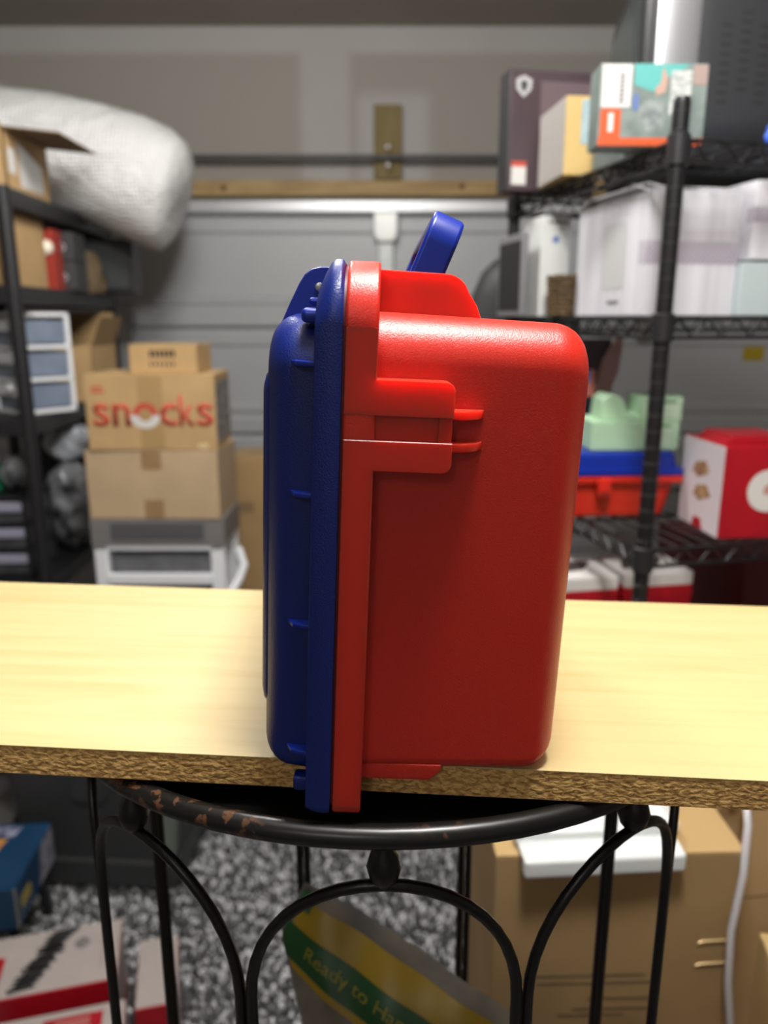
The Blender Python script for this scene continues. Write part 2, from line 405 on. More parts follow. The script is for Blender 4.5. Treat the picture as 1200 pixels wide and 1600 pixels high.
# red half: drafted tub with a generous round at the outer face
xs = [(-0.050, 0.0, 0)]
XE, RE = 0.0605, 0.019
for k in range(1, 5):
    x = -0.050+(XE-RE+0.050)*k/4; xs.append((x, 0.0020*k/4, 0))
for k in range(1, 9):
    a = PI/2*k/8; xs.append((XE-RE+RE*math.sin(a), 0.0020+RE*(1-math.cos(a)), 0))
body = G().rings(loft(xs, 0.0, W, -0.0015, 0.2425, 0.024)).build('body', M_RED, case, 40)
# blue half: shallow lid with a raised face
xs = [(-0.073, 0.0, 0), (-0.084, 0.001, 0)]
XL_, RL = -0.1005, 0.0165
for k in range(1, 8):
    a = PI/2*k/7; xs.append((XL_+RL-RL*math.sin(a), 0.001+RL*(1-math.cos(a)), 0))
G().rings(loft(xs, 0.0, W, -0.0035, 0.241, 0.026)).build('lid', M_BLUE, case, 40)
xs = [(-0.094, 0.0, 0), (-0.0990, 0.0008, 0), (-0.1015, 0.0030, 0), (-0.1028, 0.0070, 0), (-0.1032, 0.0120, 0)]
G().rings(loft(xs, 0.010, W-0.010, 0.0285, 0.2130, 0.010, 0.010)).build('lid_raised_face', M_BLUE, case, 40)
# rims: tall lips round both halves; the near end hangs down in front of the plank
def rim_outline(y0, zt, zb, zf, rt):
    pts = [(y0+0.0105, zf)]
    o = []
    n = 9
    o += [(y0+0.0105, zb), (y0+0.0045, zb)]
    for k in range(1, 5):
        a = R(270-90*k/4); o.append((y0+0.0045+0.0045*math.cos(a), zb+0.0045+0.0045*math.sin(a)))
    for k in range(n+1):
        a = R(180-90*k/n); o.append((y0+rt+rt*math.cos(a), zt-rt+rt*math.sin(a)))
    y1 = W+0.013
    for k in range(n+1):
        a = R(90-90*k/n); o.append((y1-rt+rt*math.cos(a), zt-rt+rt*math.sin(a)))
    o += [(y1, zf), (y0+0.0105, zf)]
    return o
G().prism(rim_outline(-0.013, 0.2655, -0.0195, -0.001, 0.030), 'x', -0.0615, -0.0462, 0.0016, 3).build('body_rim', M_REDR, case, 40)
# blue lip is bevelled towards the outer edge
def lid_rim():
    g = G()
    for y0, zt, x0, x1 in ((-0.013, 0.266, -0.0758, -0.0628),):
        o = rim_outline(y0, zt, -0.0205, 0.000, 0.030)
        rr = []
        for x, i in ((x1, 0.0016), (x1-0.0016, 0.0), (x1-0.0045, 0.0), (x1-0.007, 0.0012), (x0+0.003, 0.0048), (x0+0.0006, 0.0085), (x0, 0.0105)):
            ring = []
            for y, z in o:
                cy, cz = W/2, 0.125
                k = min(1.0, max(0.0, (z-0.20)/0.068))       # stronger bevel over the top
                j = i*(0.10+0.90*k)
                if z > 0.19: ring.append((x, y+(j*0.55 if y < cy else -j*0.55), z-j*1.6*k))
                else: ring.append((x, y+(0.10*i if y < cy else -0.10*i), z+(0.25*i if z < -0.01 else 0)))
            rr.append(ring)
        g.rings(rr)
    return g
lid_rim().build('lid_rim', M_BLUE, case, 40)
G().prism([(y*0.99+0.0008, z*0.992+0.001) for y, z in rim_outline(-0.0115, 0.264, -0.018, 0.002, 0.029)], 'x', -0.0632, -0.0610).build('seam_fill', mat('dark_red_seam', (0.10, 0.004, 0.01), 0.5), case)  # dark seam between the rims; the gap's shade is this strip's colour
# clasp plate on the near end of the red half: two tabs with a sunken strip between
q = 0.0045
def corner(cx, cz, a0, n=5): return [(cx+q*math.cos(R(a0+90*k/n)), cz+q*math.sin(R(a0+90*k/n))) for k in range(n+1)]
up_ = [(-0.0611, 0.1950), (-0.0095, 0.1950)]+corner(-0.0095-q, 0.2115-q, 0)+[(-0.0466, 0.2115), (-0.0466, 0.2345), (-0.0611, 0.2345)]
lo_ = [(-0.0611, -0.0150), (-0.0466, -0.0150), (-0.0466, 0.1685)]+corner(-0.0095-q, 0.1685+q, 270)+[(-0.0095, 0.1830), (-0.0611, 0.1830)]
G().prism(up_, 'y', -0.01306, 0.003).build('clasp_plate', M_REDS, case, 25)
G().prism(lo_, 'y', -0.01325, 0.003, 0.00025, 1).build('clasp_plate', M_REDS, case, 25)
G().box(-0.058, -0.0100, -0.0112, 0.004, 0.1815, 0.1955).build('clasp_recess', M_REDS, case)
G().box(-0.0165, -0.0098, -0.0118, 0.004, 0.1815, 0.1955, 0.0006).build('clasp_edge', M_REDS, case)
for z in (0.1960, 0.1805):
    G().prism([(-0.011, -0.0105), (-0.004, -0.0100), (0.0035, -0.0048), (0.0065, 0.001), (0.0065, 0.004), (-0.011, 0.004)], 'z', z-0.0021, z+0.0021, 0.0008).build('rib', M_REDS, case)
# red handle brackets and blue handle
def bracket(y0, y1):
    o = [(-0.050, 0.236), (0.0085, 0.236), (0.0055, 0.2405), (0.0025, 0.2475)]
    for k in range(7): a = R(20+70*k/6); o.append((-0.0135+0.0125*math.cos(a), 0.2490+0.0130*math.sin(a)))
    o += [(-0.050, 0.2628)]
    G().prism(o, 'y', y0, y1, 0.0008).build('handle_bracket', M_REDS, case)
bracket(0.026, 0.034); bracket(W-0.034, W-0.026)
def handle():
    g = G(); d = Vector((math.sin(R(21)), 0, math.cos(R(21)))); n = Vector((math.cos(R(21)), 0, -math.sin(R(21))))
    piv = Vector((-0.0265, 0, 0.252))
    path = []
    y0, y1, h = 0.0415, W-0.0415, 0.0385
    prof = [(-0.0068, -0.0068), (0.0068, -0.0068), (0.0068, 0.0068), (-0.0068, 0.0068)]
    def ring(y, s, hy, hs, hw):
        # rectangle ring: centre at height s, facing along path direction
        return None
    pts = [(y0, 0.0)]
    rc = 0.012
    pts += [(y0, h-rc)]
    for k in range(1, 6): a = R(180-90*k/5); pts.append((y0+rc+rc*math.cos(a), h-rc+rc*math.sin(a)))
    for k in range(0, 6): a = R(90-90*k/5); pts.append((y1-rc+rc*math.cos(a), h-rc+rc*math.sin(a)))
    pts += [(y1, 0.0)]
    rr = []
    for i, (y, s) in enumerate(pts):
        a = pts[max(i-1, 0)]; b = pts[min(i+1, len(pts)-1)]
        tx, ts = b[0]-a[0], b[1]-a[1]; l = math.hypot(tx, ts); tx /= l; ts /= l
        nx, ns = -ts, tx        # outward in the (y, s) plane
        ring = []
        for (u, v) in rrect(-0.0085, 0.0085, -0.0045, 0.0045, 0.0022, 3):
            ring.append(piv+n*u+d*(s+ns*v)+Vector((0, y+nx*v, 0)))
        rr.append(ring)
    return g.rings(rr)
handle().build('handle', M_BLUES, case, 30)
# blue latch brackets, pegs and stiffening ribs on the lid
def lbr(y0, y1):
    o = [(-0.0985, 0.228), (-0.0915, 0.2445), (-0.0868, 0.2545), (-0.0842, 0.2588), (-0.0807, 0.2616), (-0.0760, 0.2628), (-0.066, 0.2628), (-0.066, 0.228)]
    b = G().prism(o, 'y', y0, y1, 0.0008).build('latch_bracket', M_BLUES, case)
    return b
for y0 in (0.028, W-0.034):
    b = lbr(y0, y0+0.006)
    G().lathe([(0.0022, 0), (0.0022, 0.0012), (0.0012, 0.0017)], 14, Matrix.Translation((-0.0766, y0-0.0, 0.2530)) @ Matrix.Rotation(PI/2, 4, 'X')).build('steel_pin', M_STEEL, b)
G().box(-0.0832, -0.071, 0.0005, 0.012, 0.2355, 0.2425, 0.0026, 3).build('peg', M_BLUES, case)
G().box(-0.0802, -0.071, 0.010, 0.022, 0.2440, 0.2475, 0.0014).build('peg', M_BLUES, case)
def lrib(z):
    G().prism([(-0.0875, 0.0010), (-0.0845, -0.0045), (-0.079, -0.0065), (-0.072, -0.0070), (-0.072, 0.004), (-0.0875, 0.004)], 'z', z-0.0012, z+0.0012, 0.0005).build('rib', M_BLUES, case)
for z in (0.2170, 0.1535, 0.0850, 0.0130): lrib(z)
G().box(-0.083, -0.072, -0.0065, 0.003, -0.0100, -0.0015, 0.002).build('hinge_knuckle', M_BLUE, case)
G().prism([(-0.047, -0.0055), (-0.009, -0.0055), (-0.003, 0.0), (-0.003, 0.004), (-0.047, 0.004)], 'y', 0.0006, 0.0070, 0.001).build('hinge_boss', M_RED, case)

# ---------------------------------------------------------------- wrought-iron stand
def worn(nt, b):
    tc = nt.nodes.new('ShaderNodeTexCoord'); n = nt.nodes.new('ShaderNodeTexNoise'); n.inputs['Scale'].default_value = 160; n.inputs['Detail'].default_value = 4
    sp = nt.nodes.new('ShaderNodeSeparateXYZ'); nt.links.new(tc.outputs['Object'], sp.inputs[0])
    big = nt.nodes.new('ShaderNodeTexNoise'); big.inputs['Scale'].default_value = 9
    for q in (n, big): nt.links.new(tc.outputs['Object'], q.inputs['Vector'])
    f = mathn(nt, 'MULTIPLY', sstep(nt, n.outputs['Fac'], 0.54, 0.64), mathn(nt, 'MAXIMUM', sstep(nt, big.outputs['Fac'], 0.60, 0.68), band(nt, sp.outputs[0], -0.17, -0.07, 0.02)))
    nt.links.new(mixc(nt, f, (0.006, 0.0055, 0.005), (0.16, 0.075, 0.04)), b.inputs['Base Color'])
    nt.links.new(mathn(nt, 'MULTIPLY', f, 0.5), b.inputs['Metallic'])
M_RIM = node_mat('black_paint_worn_to_copper', worn, 0.33)
stand = thing('plant_stand', 'oval black wrought-iron stand with looped wire arches', 'stand', (0, 0.523, 0))
RS = 0.230; KX, KY = 0.95, 0.717
OV = Matrix.Diagonal((KX, KY, 1, 1))
def ring_pts(r, z, n=72): return [(KX*r*math.cos(2*PI*k/n), KY*r*math.sin(2*PI*k/n), z) for k in range(n)]
G().tube(ring_pts(RS, 1.3805), 0.0068, 12, True).build('rim', M_RIM, stand, 60)
G().lathe([(RS-0.004, 1.372), (RS-0.004, 1.3765), (0.20, 1.3765), (0.02, 1.3768)], 64, OV).build('top', mat('black_glass_top', (0.004, 0.004, 0.004), 0.35), stand)
def cyl(a, z, r=RS-0.004): return (KX*r*math.sin(a), -KY*r*math.cos(a), z)
def arch(a0, name, zt, zb, up=True, r=0.0035):
    h = R(22.5)-0.018; pts = []; n = 20
    zs = zt-0.088 if up else zt+0.23
    pts.append(cyl(a0-h, zb))
    for k in range(n+1):
        q = PI-PI*k/n
        z = zs+(zt-zs)*math.sin(q)
        pts.append(cyl(a0+h*math.cos(q), z))
    pts.append(cyl(a0+h, zb))
    return G().tube(pts, r, 8).build(name, M_BIRON, stand, 60)
for k in range(8):
    a = k*PI/4
    arch(a, 'arch', 1.348, 0.985)
    arch(a, 'lower_arch', 0.66, 0.985, False)
    G().lathe([(0.003, 1.347), (0.008, 1.353), (0.0098, 1.360), (0.008, 1.367), (0.0045, 1.372), (0.0045, 1.377)], 16, Matrix.Translation(Vector(cyl(a, 0)))).build('knob', M_BIRON, stand, 60)
    G().tube([cyl(a, 0.66), cyl(a, 0.30, RS+0.006), cyl(a, 0.0, RS+0.03)], 0.0055, 8).build('leg', M_BIRON, stand, 60)
G().tube(ring_pts(RS-0.014, 0.862), 0.006, 10, True).build('lower_rim', M_BIRON, stand, 60)
G().lathe([(RS-0.016, 0.856), (RS-0.016, 0.860), (0.02, 0.860)], 64, OV).build('lower_tier', mat('tan_tier', (0.24, 0.19, 0.14), 0.5), stand)

# plastic bag leaning on the lower tier of the stand
def bag():
    t = thing('seed_bag', 'clear plastic bag with green and yellow printed band inside the iron stand', 'bag', (0.016, 0.548, 0.866))
    # the pouch stands on the tier, tipped to the right and leaning back
    A = Vector((0.120, -0.020, 0.126)); B = Vector((-0.112, 0.078, 0.218))
    d = (B-A).normalized(); side = Vector((0.10, 0.42, 0.85)); side = (side-d*side.dot(d)).normalized(); up = d.cross(side); up = -up if up.y > 0 else up
    L = (B-A).length
    def P(u, v, s):
        th = 0.022*math.sqrt(max(0, 1-(2*v-1)**2))*math.sqrt(max(0.02, 1-(2*u-1)**4))
        wv = 0.003*math.sin(9*u+5*v)+0.002*math.sin(23*u-7*v)
        wd = 0.168*(1-0.10*abs(2*u-1)**3)
        return A+d*(u*L*(1-0.58*max(0.0, 0.66-v)))+side*((v-0.72)*wd)+up*(s*th+wv)
    nu, nv = 24, 16
    g = G()
    for s in (1, -1):
        v = [P(i/nu, j/nv, s) for i in range(nu+1) for j in range(nv+1)]
        f = [(i*(nv+1)+j, i*(nv+1)+j+1, (i+1)*(nv+1)+j+1, (i+1)*(nv+1)+j) for i in range(nu) for j in range(nv)]
        g.add(v, f)
    bodyo = g.build('body', mat('cloudy_bag_film', (0.27, 0.235, 0.19), 0.3, col2=(0.13, 0.12, 0.11), scale=18), t, 80)
    def strip(name, v0, v1, u0, u1, m, off=0.0008):
        n, k = 30, 5; v = []; f = []
        for s in (0, 1):
            for i in range(n+1):
                for j in range(k+1):
                    v.append(P(u0+(u1-u0)*i/n, v0+(v1-v0)*j/k, 1)+up*(off*s-0.0003))
        N = (n+1)*(k+1)
        for s in (0, 1):
            for i in range(n):
                for j in range(k):
                    a = s*N+i*(k+1)+j; f.append((a, a+1, a+k+2, a+k+1))
        return G().add(v, f).build(name, m, t, 80)
    strip('yellow_band', 0.54, 0.92, 0.02, 0.97, mat('yellow_print', (0.42, 0.27, 0.010), 0.4))
    strip('green_band', 0.58, 0.76, 0.01, 0.99, mat('green_print', (0.010, 0.085, 0.018), 0.4), 0.0014)
    strip('green_corner', 0.86, 0.97, 0.93, 0.99, mat('green_print2', (0.03, 0.14, 0.05), 0.4), 0.0011)
    lt = text('Ready to Hang', 'lettering', mat('yellow_green_lettering', (0.30, 0.28, 0.02), 0.5), t, Matrix.Identity(4), width=0.118, height=0.014)
    for v in lt.data.vertices:      # lay the print onto the bulging film
        x, y, z = v.co; v.co = P(0.66-x/L, 0.67+y/0.168, 1)+up*(0.0014+z)
bag()

# ---------------------------------------------------------------- left shelving and what stands on it
LX, LY, LW, LD = -1.085, 2.35, 0.46, 0.95
Ls = thing('resin_shelving_unit', 'black resin shelving unit beside the bubble wrap roll', 'shelf', (LX, LY, 0), 2.5)
LZ = (2.018, 1.746, 1.355, 0.83, 0.30)
for x in (-0.0, -LW):
    for y in (0.0, LD):
        g = G(); g.lathe([(0.022, 0), (0.022, LZ[0]-0.02), (0.020, LZ[0]+0.005)], 16, Matrix.Translation((x-0.005, y, 0)))
        g.build('post', M_BPLAS, Ls)
for z in LZ:
    p = G().box(-LW-0.01, 0.005, -0.01, LD+0.01, z-0.014, z, 0.003).build('shelf', M_BPLAS, Ls)
    G().box(-LW-0.015, 0.012, -0.018, -0.004, z-0.05, z+0.003, 0.004).box(-LW-0.015, 0.012, LD+0.004, LD+0.018, z-0.05, z+0.003, 0.004).box(0.0, 0.014, -0.018, LD+0.018, z-0.05, z+0.003, 0.004).build('edge_band', M_BPLAS, p)
# open carton with a long raised flap
t = thing('open_carton', 'open cardboard carton with long flap on the top black shelf', 'carton', (-1.205, 2.56, LZ[0]+0.003), 0)
hh = 0.17
G().box(-0.105, 0.105, -0.15, 0.15, 0, 0.004).box(-0.105, 0.105, -0.15, -0.146, 0, hh).box(-0.105, 0.105, 0.146, 0.15, 0, hh).box(-0.105, -0.101, -0.15, 0.15, 0, hh).box(0.101, 0.105, -0.15, 0.15, 0, hh).build('body', M_CARD, t)
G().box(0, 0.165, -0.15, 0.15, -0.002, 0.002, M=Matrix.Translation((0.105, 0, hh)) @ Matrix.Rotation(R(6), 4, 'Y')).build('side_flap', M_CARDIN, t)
G().box(-0.105, 0.105, -0.002, 0.002, 0, 0.09, M=Matrix.Translation((0, -0.148, hh)) @ Matrix.Rotation(R(70), 4, 'X')).build('front_flap', M_CARD, t)
G().box(0.105, 0.1056, -0.13, -0.085, 0.05, 0.12).build('shipping_label', M_WINK, t)
G().prism([(-0.06, 0.02), (0.10, 0.02), (0.10, 0.10), (-0.06, 0.15)], 'x', 0.105, 0.1056).build('shipping_label', M_WINK, t)
G().box(-0.07, -0.02, -0.1506, -0.15, 0.06, 0.12).build('shipping_label', M_WINK, t)
# bubble wrap roll, sagging over the shelf edge
def wrapmat(nt, b):
    tc = nt.nodes.new('ShaderNodeTexCoord')
    v = nt.nodes.new('ShaderNodeTexVoronoi'); v.inputs['Scale'].default_value = 75; v.inputs['Randomness'].default_value = 0.25
    nt.links.new(tc.outputs['Object'], v.inputs['Vector'])
    n = nt.nodes.new('ShaderNodeTexNoise'); n.inputs['Scale'].default_value = 12; nt.links.new(tc.outputs['Object'], n.inputs['Vector'])
    h = mathn(nt, 'ADD', mathn(nt, 'MULTIPLY', v.outputs['Distance'], -1.0), mathn(nt, 'MULTIPLY', n.outputs['Fac'], 2.0))
    bp = nt.nodes.new('ShaderNodeBump'); bp.inputs['Strength'].default_value = 0.9; bp.inputs['Distance'].default_value = 0.010
    nt.links.new(h, bp.inputs['Height']); nt.links.new(bp.outputs[0], b.inputs['Normal'])
    b.inputs['Base Color'].default_value = (0.76, 0.76, 0.755, 1)
    b.inputs['Subsurface Weight'].default_value = 0.3; b.inputs['Subsurface Radius'].default_value = (0.03, 0.03, 0.03); b.inputs['Subsurface Scale'].default_value = 1
M_WRAP = node_mat('bubble_wrap_film', wrapmat, 0.2)
t = thing('bubble_wrap_roll', 'big white bubble wrap roll sagging over the black shelf edge', 'bubble wrap', (-1.19, 3.02, LZ[0]+0.014))
ax = [(-0.42, 0.225, .21), (-0.20, 0.215, .207), (0.0, 0.200, .198), (0.15, 0.160, .205), (0.28, 0.115, .215), (0.36, 0.083, .213), (0.41, 0.063, .198), (0.435, 0.053, .165), (0.445, 0.048, .11), (0.446, 0.047, .04)]
rr = []
for i, (x, z, r) in enumerate(ax):
    a = ax[max(i-1, 0)]; b = ax[min(i+1, len(ax)-1)]
    sl = math.atan2(b[1]-a[1], b[0]-a[0])*0.8; ring = []
    for k in range(40):
        q = 2*PI*k/40; rad = r*(1+0.025*math.sin(3*q+i)+0.012*math.sin(7*q+2*i))
        ring.append((x-math.sin(sl)*rad*math.sin(q)*1.0, rad*0.95*math.cos(q), z+math.cos(sl)*rad*math.sin(q)))
    rr.append(ring)
G().rings(rr).build('roll', M_WRAP, t, 80)
# second shelf
carton('carton', 'cardboard carton on the black shelf next to the red gadget box', 'carton', (-1.215, 2.53, LZ[1]+0.003), 2.5, (0.20, 0.28, 0.215), M_CARD)
t = thing('gadget_box', 'red box with a glossy white dome on the black shelf', 'box', (-1.165, 2.745, LZ[1]+0.003), 2.5)
G().box(-0.06, 0.06, -0.05, 0.03, 0, 0.195, 0.002).build('body', mat('dull_red_card', (0.36, 0.035, 0.02), 0.5), t)
G().lathe([(0.026, 0), (0.024, 0.012), (0.014, 0.022), (0.002, 0.025)], 16, Matrix.Translation((0.035, -0.05, 0.135)) @ Matrix.Rotation(PI/2, 4, 'X')).build('dome', mat('white_dome', (0.9, 0.85, 0.7), 0.25), t)
for i, (z, lab) in enumerate(((0.0, 'dark grey case with round ring latch under its twin on the shelf'), (0.098, 'dark grey case with round ring latch lying atop its twin'))):
    t = thing('storage_case', lab, 'case', (-1.145, 2.858, LZ[1]+0.003+z), 2.5, 'dark grey cases with ring latches')
    G().box(-0.09, 0.07, -0.075, 0.06, 0, 0.097, 0.006).build('body', M_DGREY, t)
    G().tube([(0.03+0.012*math.cos(q*PI/8), -0.0755, 0.045+0.012*math.sin(q*PI/8)) for q in range(16)], 0.0022, 6, True).build('ring_latch', mat('pale_ring', (0.6, 0.6, 0.6), 0.4), t)
t = thing('paper_bag', 'crumpled brown paper bag at the back of the black shelf', 'bag', (-1.125, 3.045, LZ[1]+0.003), 20)
rr = []
for z, s in ((0, .055), (0.02, .065), (0.07, .06), (0.11, .05), (0.15, .035)):
    rr.append([(s*(1+.12*math.sin(3*q+z*60))*math.cos(q*PI/8), s*.8*(1+.1*math.cos(5*q))*math.sin(q*PI/8), z) for q in range(16)])
G().rings(rr).build('body', mat('brown_paper', (0.16, 0.11, 0.055), 0.8, var=0.5, scale=40), t)
t = thing('magazine_box', 'small patterned grey box under the bubble wrap roll', 'box', (-1.085, 2.985, LZ[1]+0.116), 2.5)
G().box(-0.04, 0.04, -0.03, 0.03, 0, 0.08, 0.002).build('body', mat('patterned_grey', (0.16, 0.15, 0.16), 0.5, col2=(0.05, 0.05, 0.055), scale=45), t)
G().box(-0.03, 0.02, -0.0306, -0.03, 0.03, 0.065).build('picture', mat('pink_picture', (0.40, 0.18, 0.18), 0.5, col2=(0.5, 0.45, 0.4), scale=60), t)
bpy.data.objects['magazine_box'].location.z = LZ[1]+0.003+0.0
bpy.data.objects['magazine_box'].location = (-1.15, 2.955, LZ[1]+0.003)
t = thing('black_speaker', 'black speaker box at the far end of the black shelf', 'speaker', (-1.09, 3.175, LZ[1]+0.003), 2.5)
G().box(-0.12, 0.115, -0.06, 0.06, 0, 0.205, 0.008).build('cabinet', M_BPLAS, t)
G().box(-0.10, 0.095, -0.064, -0.06, 0.02, 0.185, 0.002).build('grille', M_DGREY, t)
# third shelf: small white drawer unit seen on its corner
def drawer_unit(name, label, loc, rz, sx, sy, sz, n, mf, md, group=None, frontm=None, knob=True):
    t = thing(name, label, 'drawers', loc, rz, group); e = 0.014
    g = G()
    for x in (-sx/2, sx/2-e):
        for y in (-sy/2, sy/2-e): g.box(x, x+e, y, y+e, 0, sz, 0.002)
    for k in range(n+1):
        z = k*(sz-0.012)/n; g.box(-sx/2, sx/2, -sy/2, sy/2, z, z+0.012, 0.002)
    g.build('frame', mf, t)
    h = (sz-0.012)/n
    for k in range(n):
        z = k*h+0.014
        d = G().box(-sx/2+e+.001, sx/2-e-.001, -sy/2+0.006, sy/2-0.004, z, z+h-0.024, 0.003).build('drawer', md, t)
        G().box(-sx/2+e-.002, sx/2-e+.002, -sy/2-0.006, -sy/2+0.006, z+h*0.42, z+h-0.020, 0.003).build('drawer_lip', frontm or mf, d)
        G().box(sx/2-e+0.0, sx/2-e*0.55, -sy/2+e+.004, sy/2-e-.004, z+0.004, z+h-0.03, 0.002).build('drawer_side', md, d)
    return t
t = drawer_unit('drawer_unit', 'small white three-drawer unit on the black shelf', (-1.145, 2.545, LZ[2]+0.003), -40, 0.165, 0.19, 0.315, 3, M_WHITEP, M_TRANSB)
G().lathe([(0.014, 0), (0.016, 0.008), (0.010, 0.02)], 14, Matrix.Translation((0.06, -0.10, 0.085)) @ Matrix.Rotation(PI/2, 4, 'X')).build('knob', M_WHITEP, t)
t = thing('flap_carton', 'open brown carton with upright flaps behind the white drawer unit', 'carton', (-1.175, 2.98, LZ[2]+0.003), 2.5)
G().box(-0.16, 0.11, -0.15, -0.146, 0, 0.20).box(-0.16, 0.11, 0.146, 0.15, 0, 0.20).box(-0.16, -0.156, -0.15, 0.15, 0, 0.20).box(0.106, 0.11, -0.15, 0.15, 0, 0.20).box(-0.16, 0.11, -0.15, 0.15, 0, 0.004).build('body', M_CARD, t)
G().box(-0.002, 0.002, -0.14, 0.14, 0, 0.11, M=Matrix.Translation((0.108, 0, 0.2)) @ Matrix.Rotation(R(20), 4, 'Y')).build('flap', M_CARD3, t)
G().box(-0.155, 0.105, -0.002, 0.002, 0, 0.12, M=Matrix.Translation((0, 0.148, 0.2)) @ Matrix.Rotation(R(-8), 4, 'X')).build('flap', M_CARD3, t)
# fourth shelf: bagged odds and ends, smoky drawer tower
t = drawer_unit('drawer_tower', 'dark drawer tower with pale drawer lips under the white drawer unit', (-1.245, 2.49, LZ[3]+0.003), 3, 0.19, 0.22, 0.27, 3, M_BPLAS, M_TRANSK, frontm=mat('lavender_grey', (0.33, 0.33, 0.42), 0.4))
t = thing('green_bottle', 'green rounded bottle lying on the dark drawer tower', 'bottle', (-1.285, 2.47, LZ[3]+0.276))
G().lathe([(0.01, 0), (0.035, 0.004), (0.038, 0.05), (0.03, 0.085), (0.012, 0.10), (0.012, 0.12)], 20).build('body', mat('green_plastic', (0.02, 0.20, 0.10), 0.3), t)
G().lathe([(0.015, 0.12), (0.015, 0.14), (0.01, 0.142)], 16).build('cap', M_WHITEP, t)
def crumple(name, label, cat, loc, sc, m, seed, group=None, extra=None):
    t = thing(name, label, cat, loc, 0, group)
    bm = bmesh.new(); bmesh.ops.create_icosphere(bm, subdivisions=4, radius=1)
    rnd = random.Random(seed); dirs = [Vector((rnd.gauss(0, 1), rnd.gauss(0, 1), rnd.gauss(0, 1))).normalized() for _ in range(26)]
    for v in bm.verts:
        d = v.co.normalized(); k = 1.0
        for q in dirs: k = min(k, 0.80/max(d.dot(q), 0.35) if d.dot(q) > 0.6 else 1)
        p = d*(k+0.03*math.sin(9*d.x+7*d.z)); v.co = Vector((p.x*sc[0], p.y*sc[1], max(0, p.z*sc[2]+sc[2]*0.8)))
    g = G(); bm.verts.index_update(); g.add([v.co[:] for v in bm.verts], [[v.index for v in f.verts] for f in bm.faces]); bm.free()
    g.build('film', m, t, 25)
    return t
M_FILM = mat('glossy_clear_film', (0.30, 0.31, 0.33), 0.12, col2=(0.02, 0.02, 0.022), scale=14)
M_FILMW = mat('glossy_white_film', (0.62, 0.66, 0.72), 0.2, col2=(0.42, 0.45, 0.50), scale=12)
crumple('plastic_bag', 'glossy clear plastic bag of dark odds and ends beside the carton stack', 'bag', (-1.155, 2.75, LZ[3]+0.003), (0.105, 0.12, 0.18), M_FILM, 2)
crumple('white_plastic_bag', 'crumpled white plastic bag on top of the clear one', 'bag', (-1.155, 2.78, LZ[3]+0.33), (0.085, 0.09, 0.085), M_FILMW, 5)
crumple('clear_plastic_bag', 'crumpled shiny bag above the dark drawer tower', 'bag', (-1.215, 2.49, LZ[3]+0.276), (0.045, 0.08, 0.07), M_FILM, 9)
t = thing('navy_storage_box', 'navy lidded box high under the black shelf', 'box', (-1.20, 3.08, LZ[3]+0.003), 2.5)
G().box(-0.15, 0.10, -0.13, 0.13, 0, 0.40, 0.006).build('body', mat('navy_plastic', (0.006, 0.007, 0.022), 0.5), t)
G().box(-0.155, 0.105, -0.135, 0.135, 0.40, 0.43, 0.005).build('lid', mat('red_trim_lid', (0.16, 0.01, 0.015), 0.5), t)

# ---------------------------------------------------------------- cartons on the white drawer cart
def cart():
    t = thing('drawer_cart', 'white drawer cart under the stacked cartons', 'drawers', (-0.705, 2.43, 0), 0)
    sx, sy, sz = 0.41, 0.25, 1.052; e = 0.045
    f = G()
    for x in (-sx/2, sx/2-e):
        for y in (-sy/2, sy/2-e): f.box(x, x+e, y, y+e, 0.0, sz-0.085, 0.006)
    for k in range(5): f.box(-sx/2, sx/2, -sy/2, sy/2, 0.02+k*0.232, 0.02+k*0.232+0.022, 0.005)
    f.build('frame', M_WHITEP, t)
    G().box(-sx/2-0.004, sx/2+0.004, -sy/2-0.004, sy/2+0.004, sz-0.088, sz, 0.004).build('top_bin', mat('grey_bin', (0.20, 0.19, 0.185), 0.5), t)
    G().box(-sx/2+0.06, sx/2-0.06, -sy/2-0.007, -sy/2-0.003, sz-0.066, sz-0.012, 0.002).build('dark_window', mat('dark_window', (0.10, 0.10, 0.105), 0.4), t)
    for k in range(4):
        z = 0.044+k*0.232
        d = G().box(-sx/2+e+.002, sx/2-e-.002, -sy/2+0.01, sy/2-0.01, z, z+0.19, 0.006).build('drawer', mat('smoky_cart_drawer', (0.16, 0.165, 0.18), 0.4, var=0.3), t)
        G().box(-sx/2+e-.004, sx/2-e+.004, -sy/2-0.014, -sy/2+0.008, z+0.10, z+0.135, 0.005).build('handle_lip', M_WHITEP, d)
        G().tube([(sx/2-0.004, -0.10, z+0.04), (sx/2+0.028, -0.06, z+0.09), (sx/2+0.030, 0.03, z+0.11), (sx/2+0.002, 0.09, z+0.15)], 0.014, 8).build('side_grip', M_WHITEP, d)
cart()
c1 = carton('shipping_carton', 'plain pale brown carton beneath the carton with red lettering', 'carton', (-0.705, 2.43, 1.053), -1, (0.405, 0.26, 0.213), M_CARD2)
G().box(-0.03, 0.03, -0.1306, -0.13, 0.155, 0.211).build('tape', M_TAPE, c1)
G().box(-0.03, 0.03, -0.1306, -0.13, 0.002, 0.06).build('tape', M_TAPE, c1)
c2 = carton('snack_carton', 'cardboard carton with big red snacks lettering and white smile', 'carton', (-0.700, 2.425, 1.268), 1.5, (0.385, 0.25, 0.225), M_CARD)
yf = -0.1252
for ch, x, w_, h_, z in (('s', -0.148, 0.050, 0.070, 0.106), ('n', -0.088, 0.054, 0.070, 0.106), ('c', 0.052, 0.052, 0.070, 0.106), ('k', 0.107, 0.048, 0.094, 0.118), ('s', 0.160, 0.050, 0.070, 0.106)):
    text(ch, 'red_letter', M_REDINK, c2, front(x, yf+0.0002, z), width=w_, height=h_, bold=0.018)
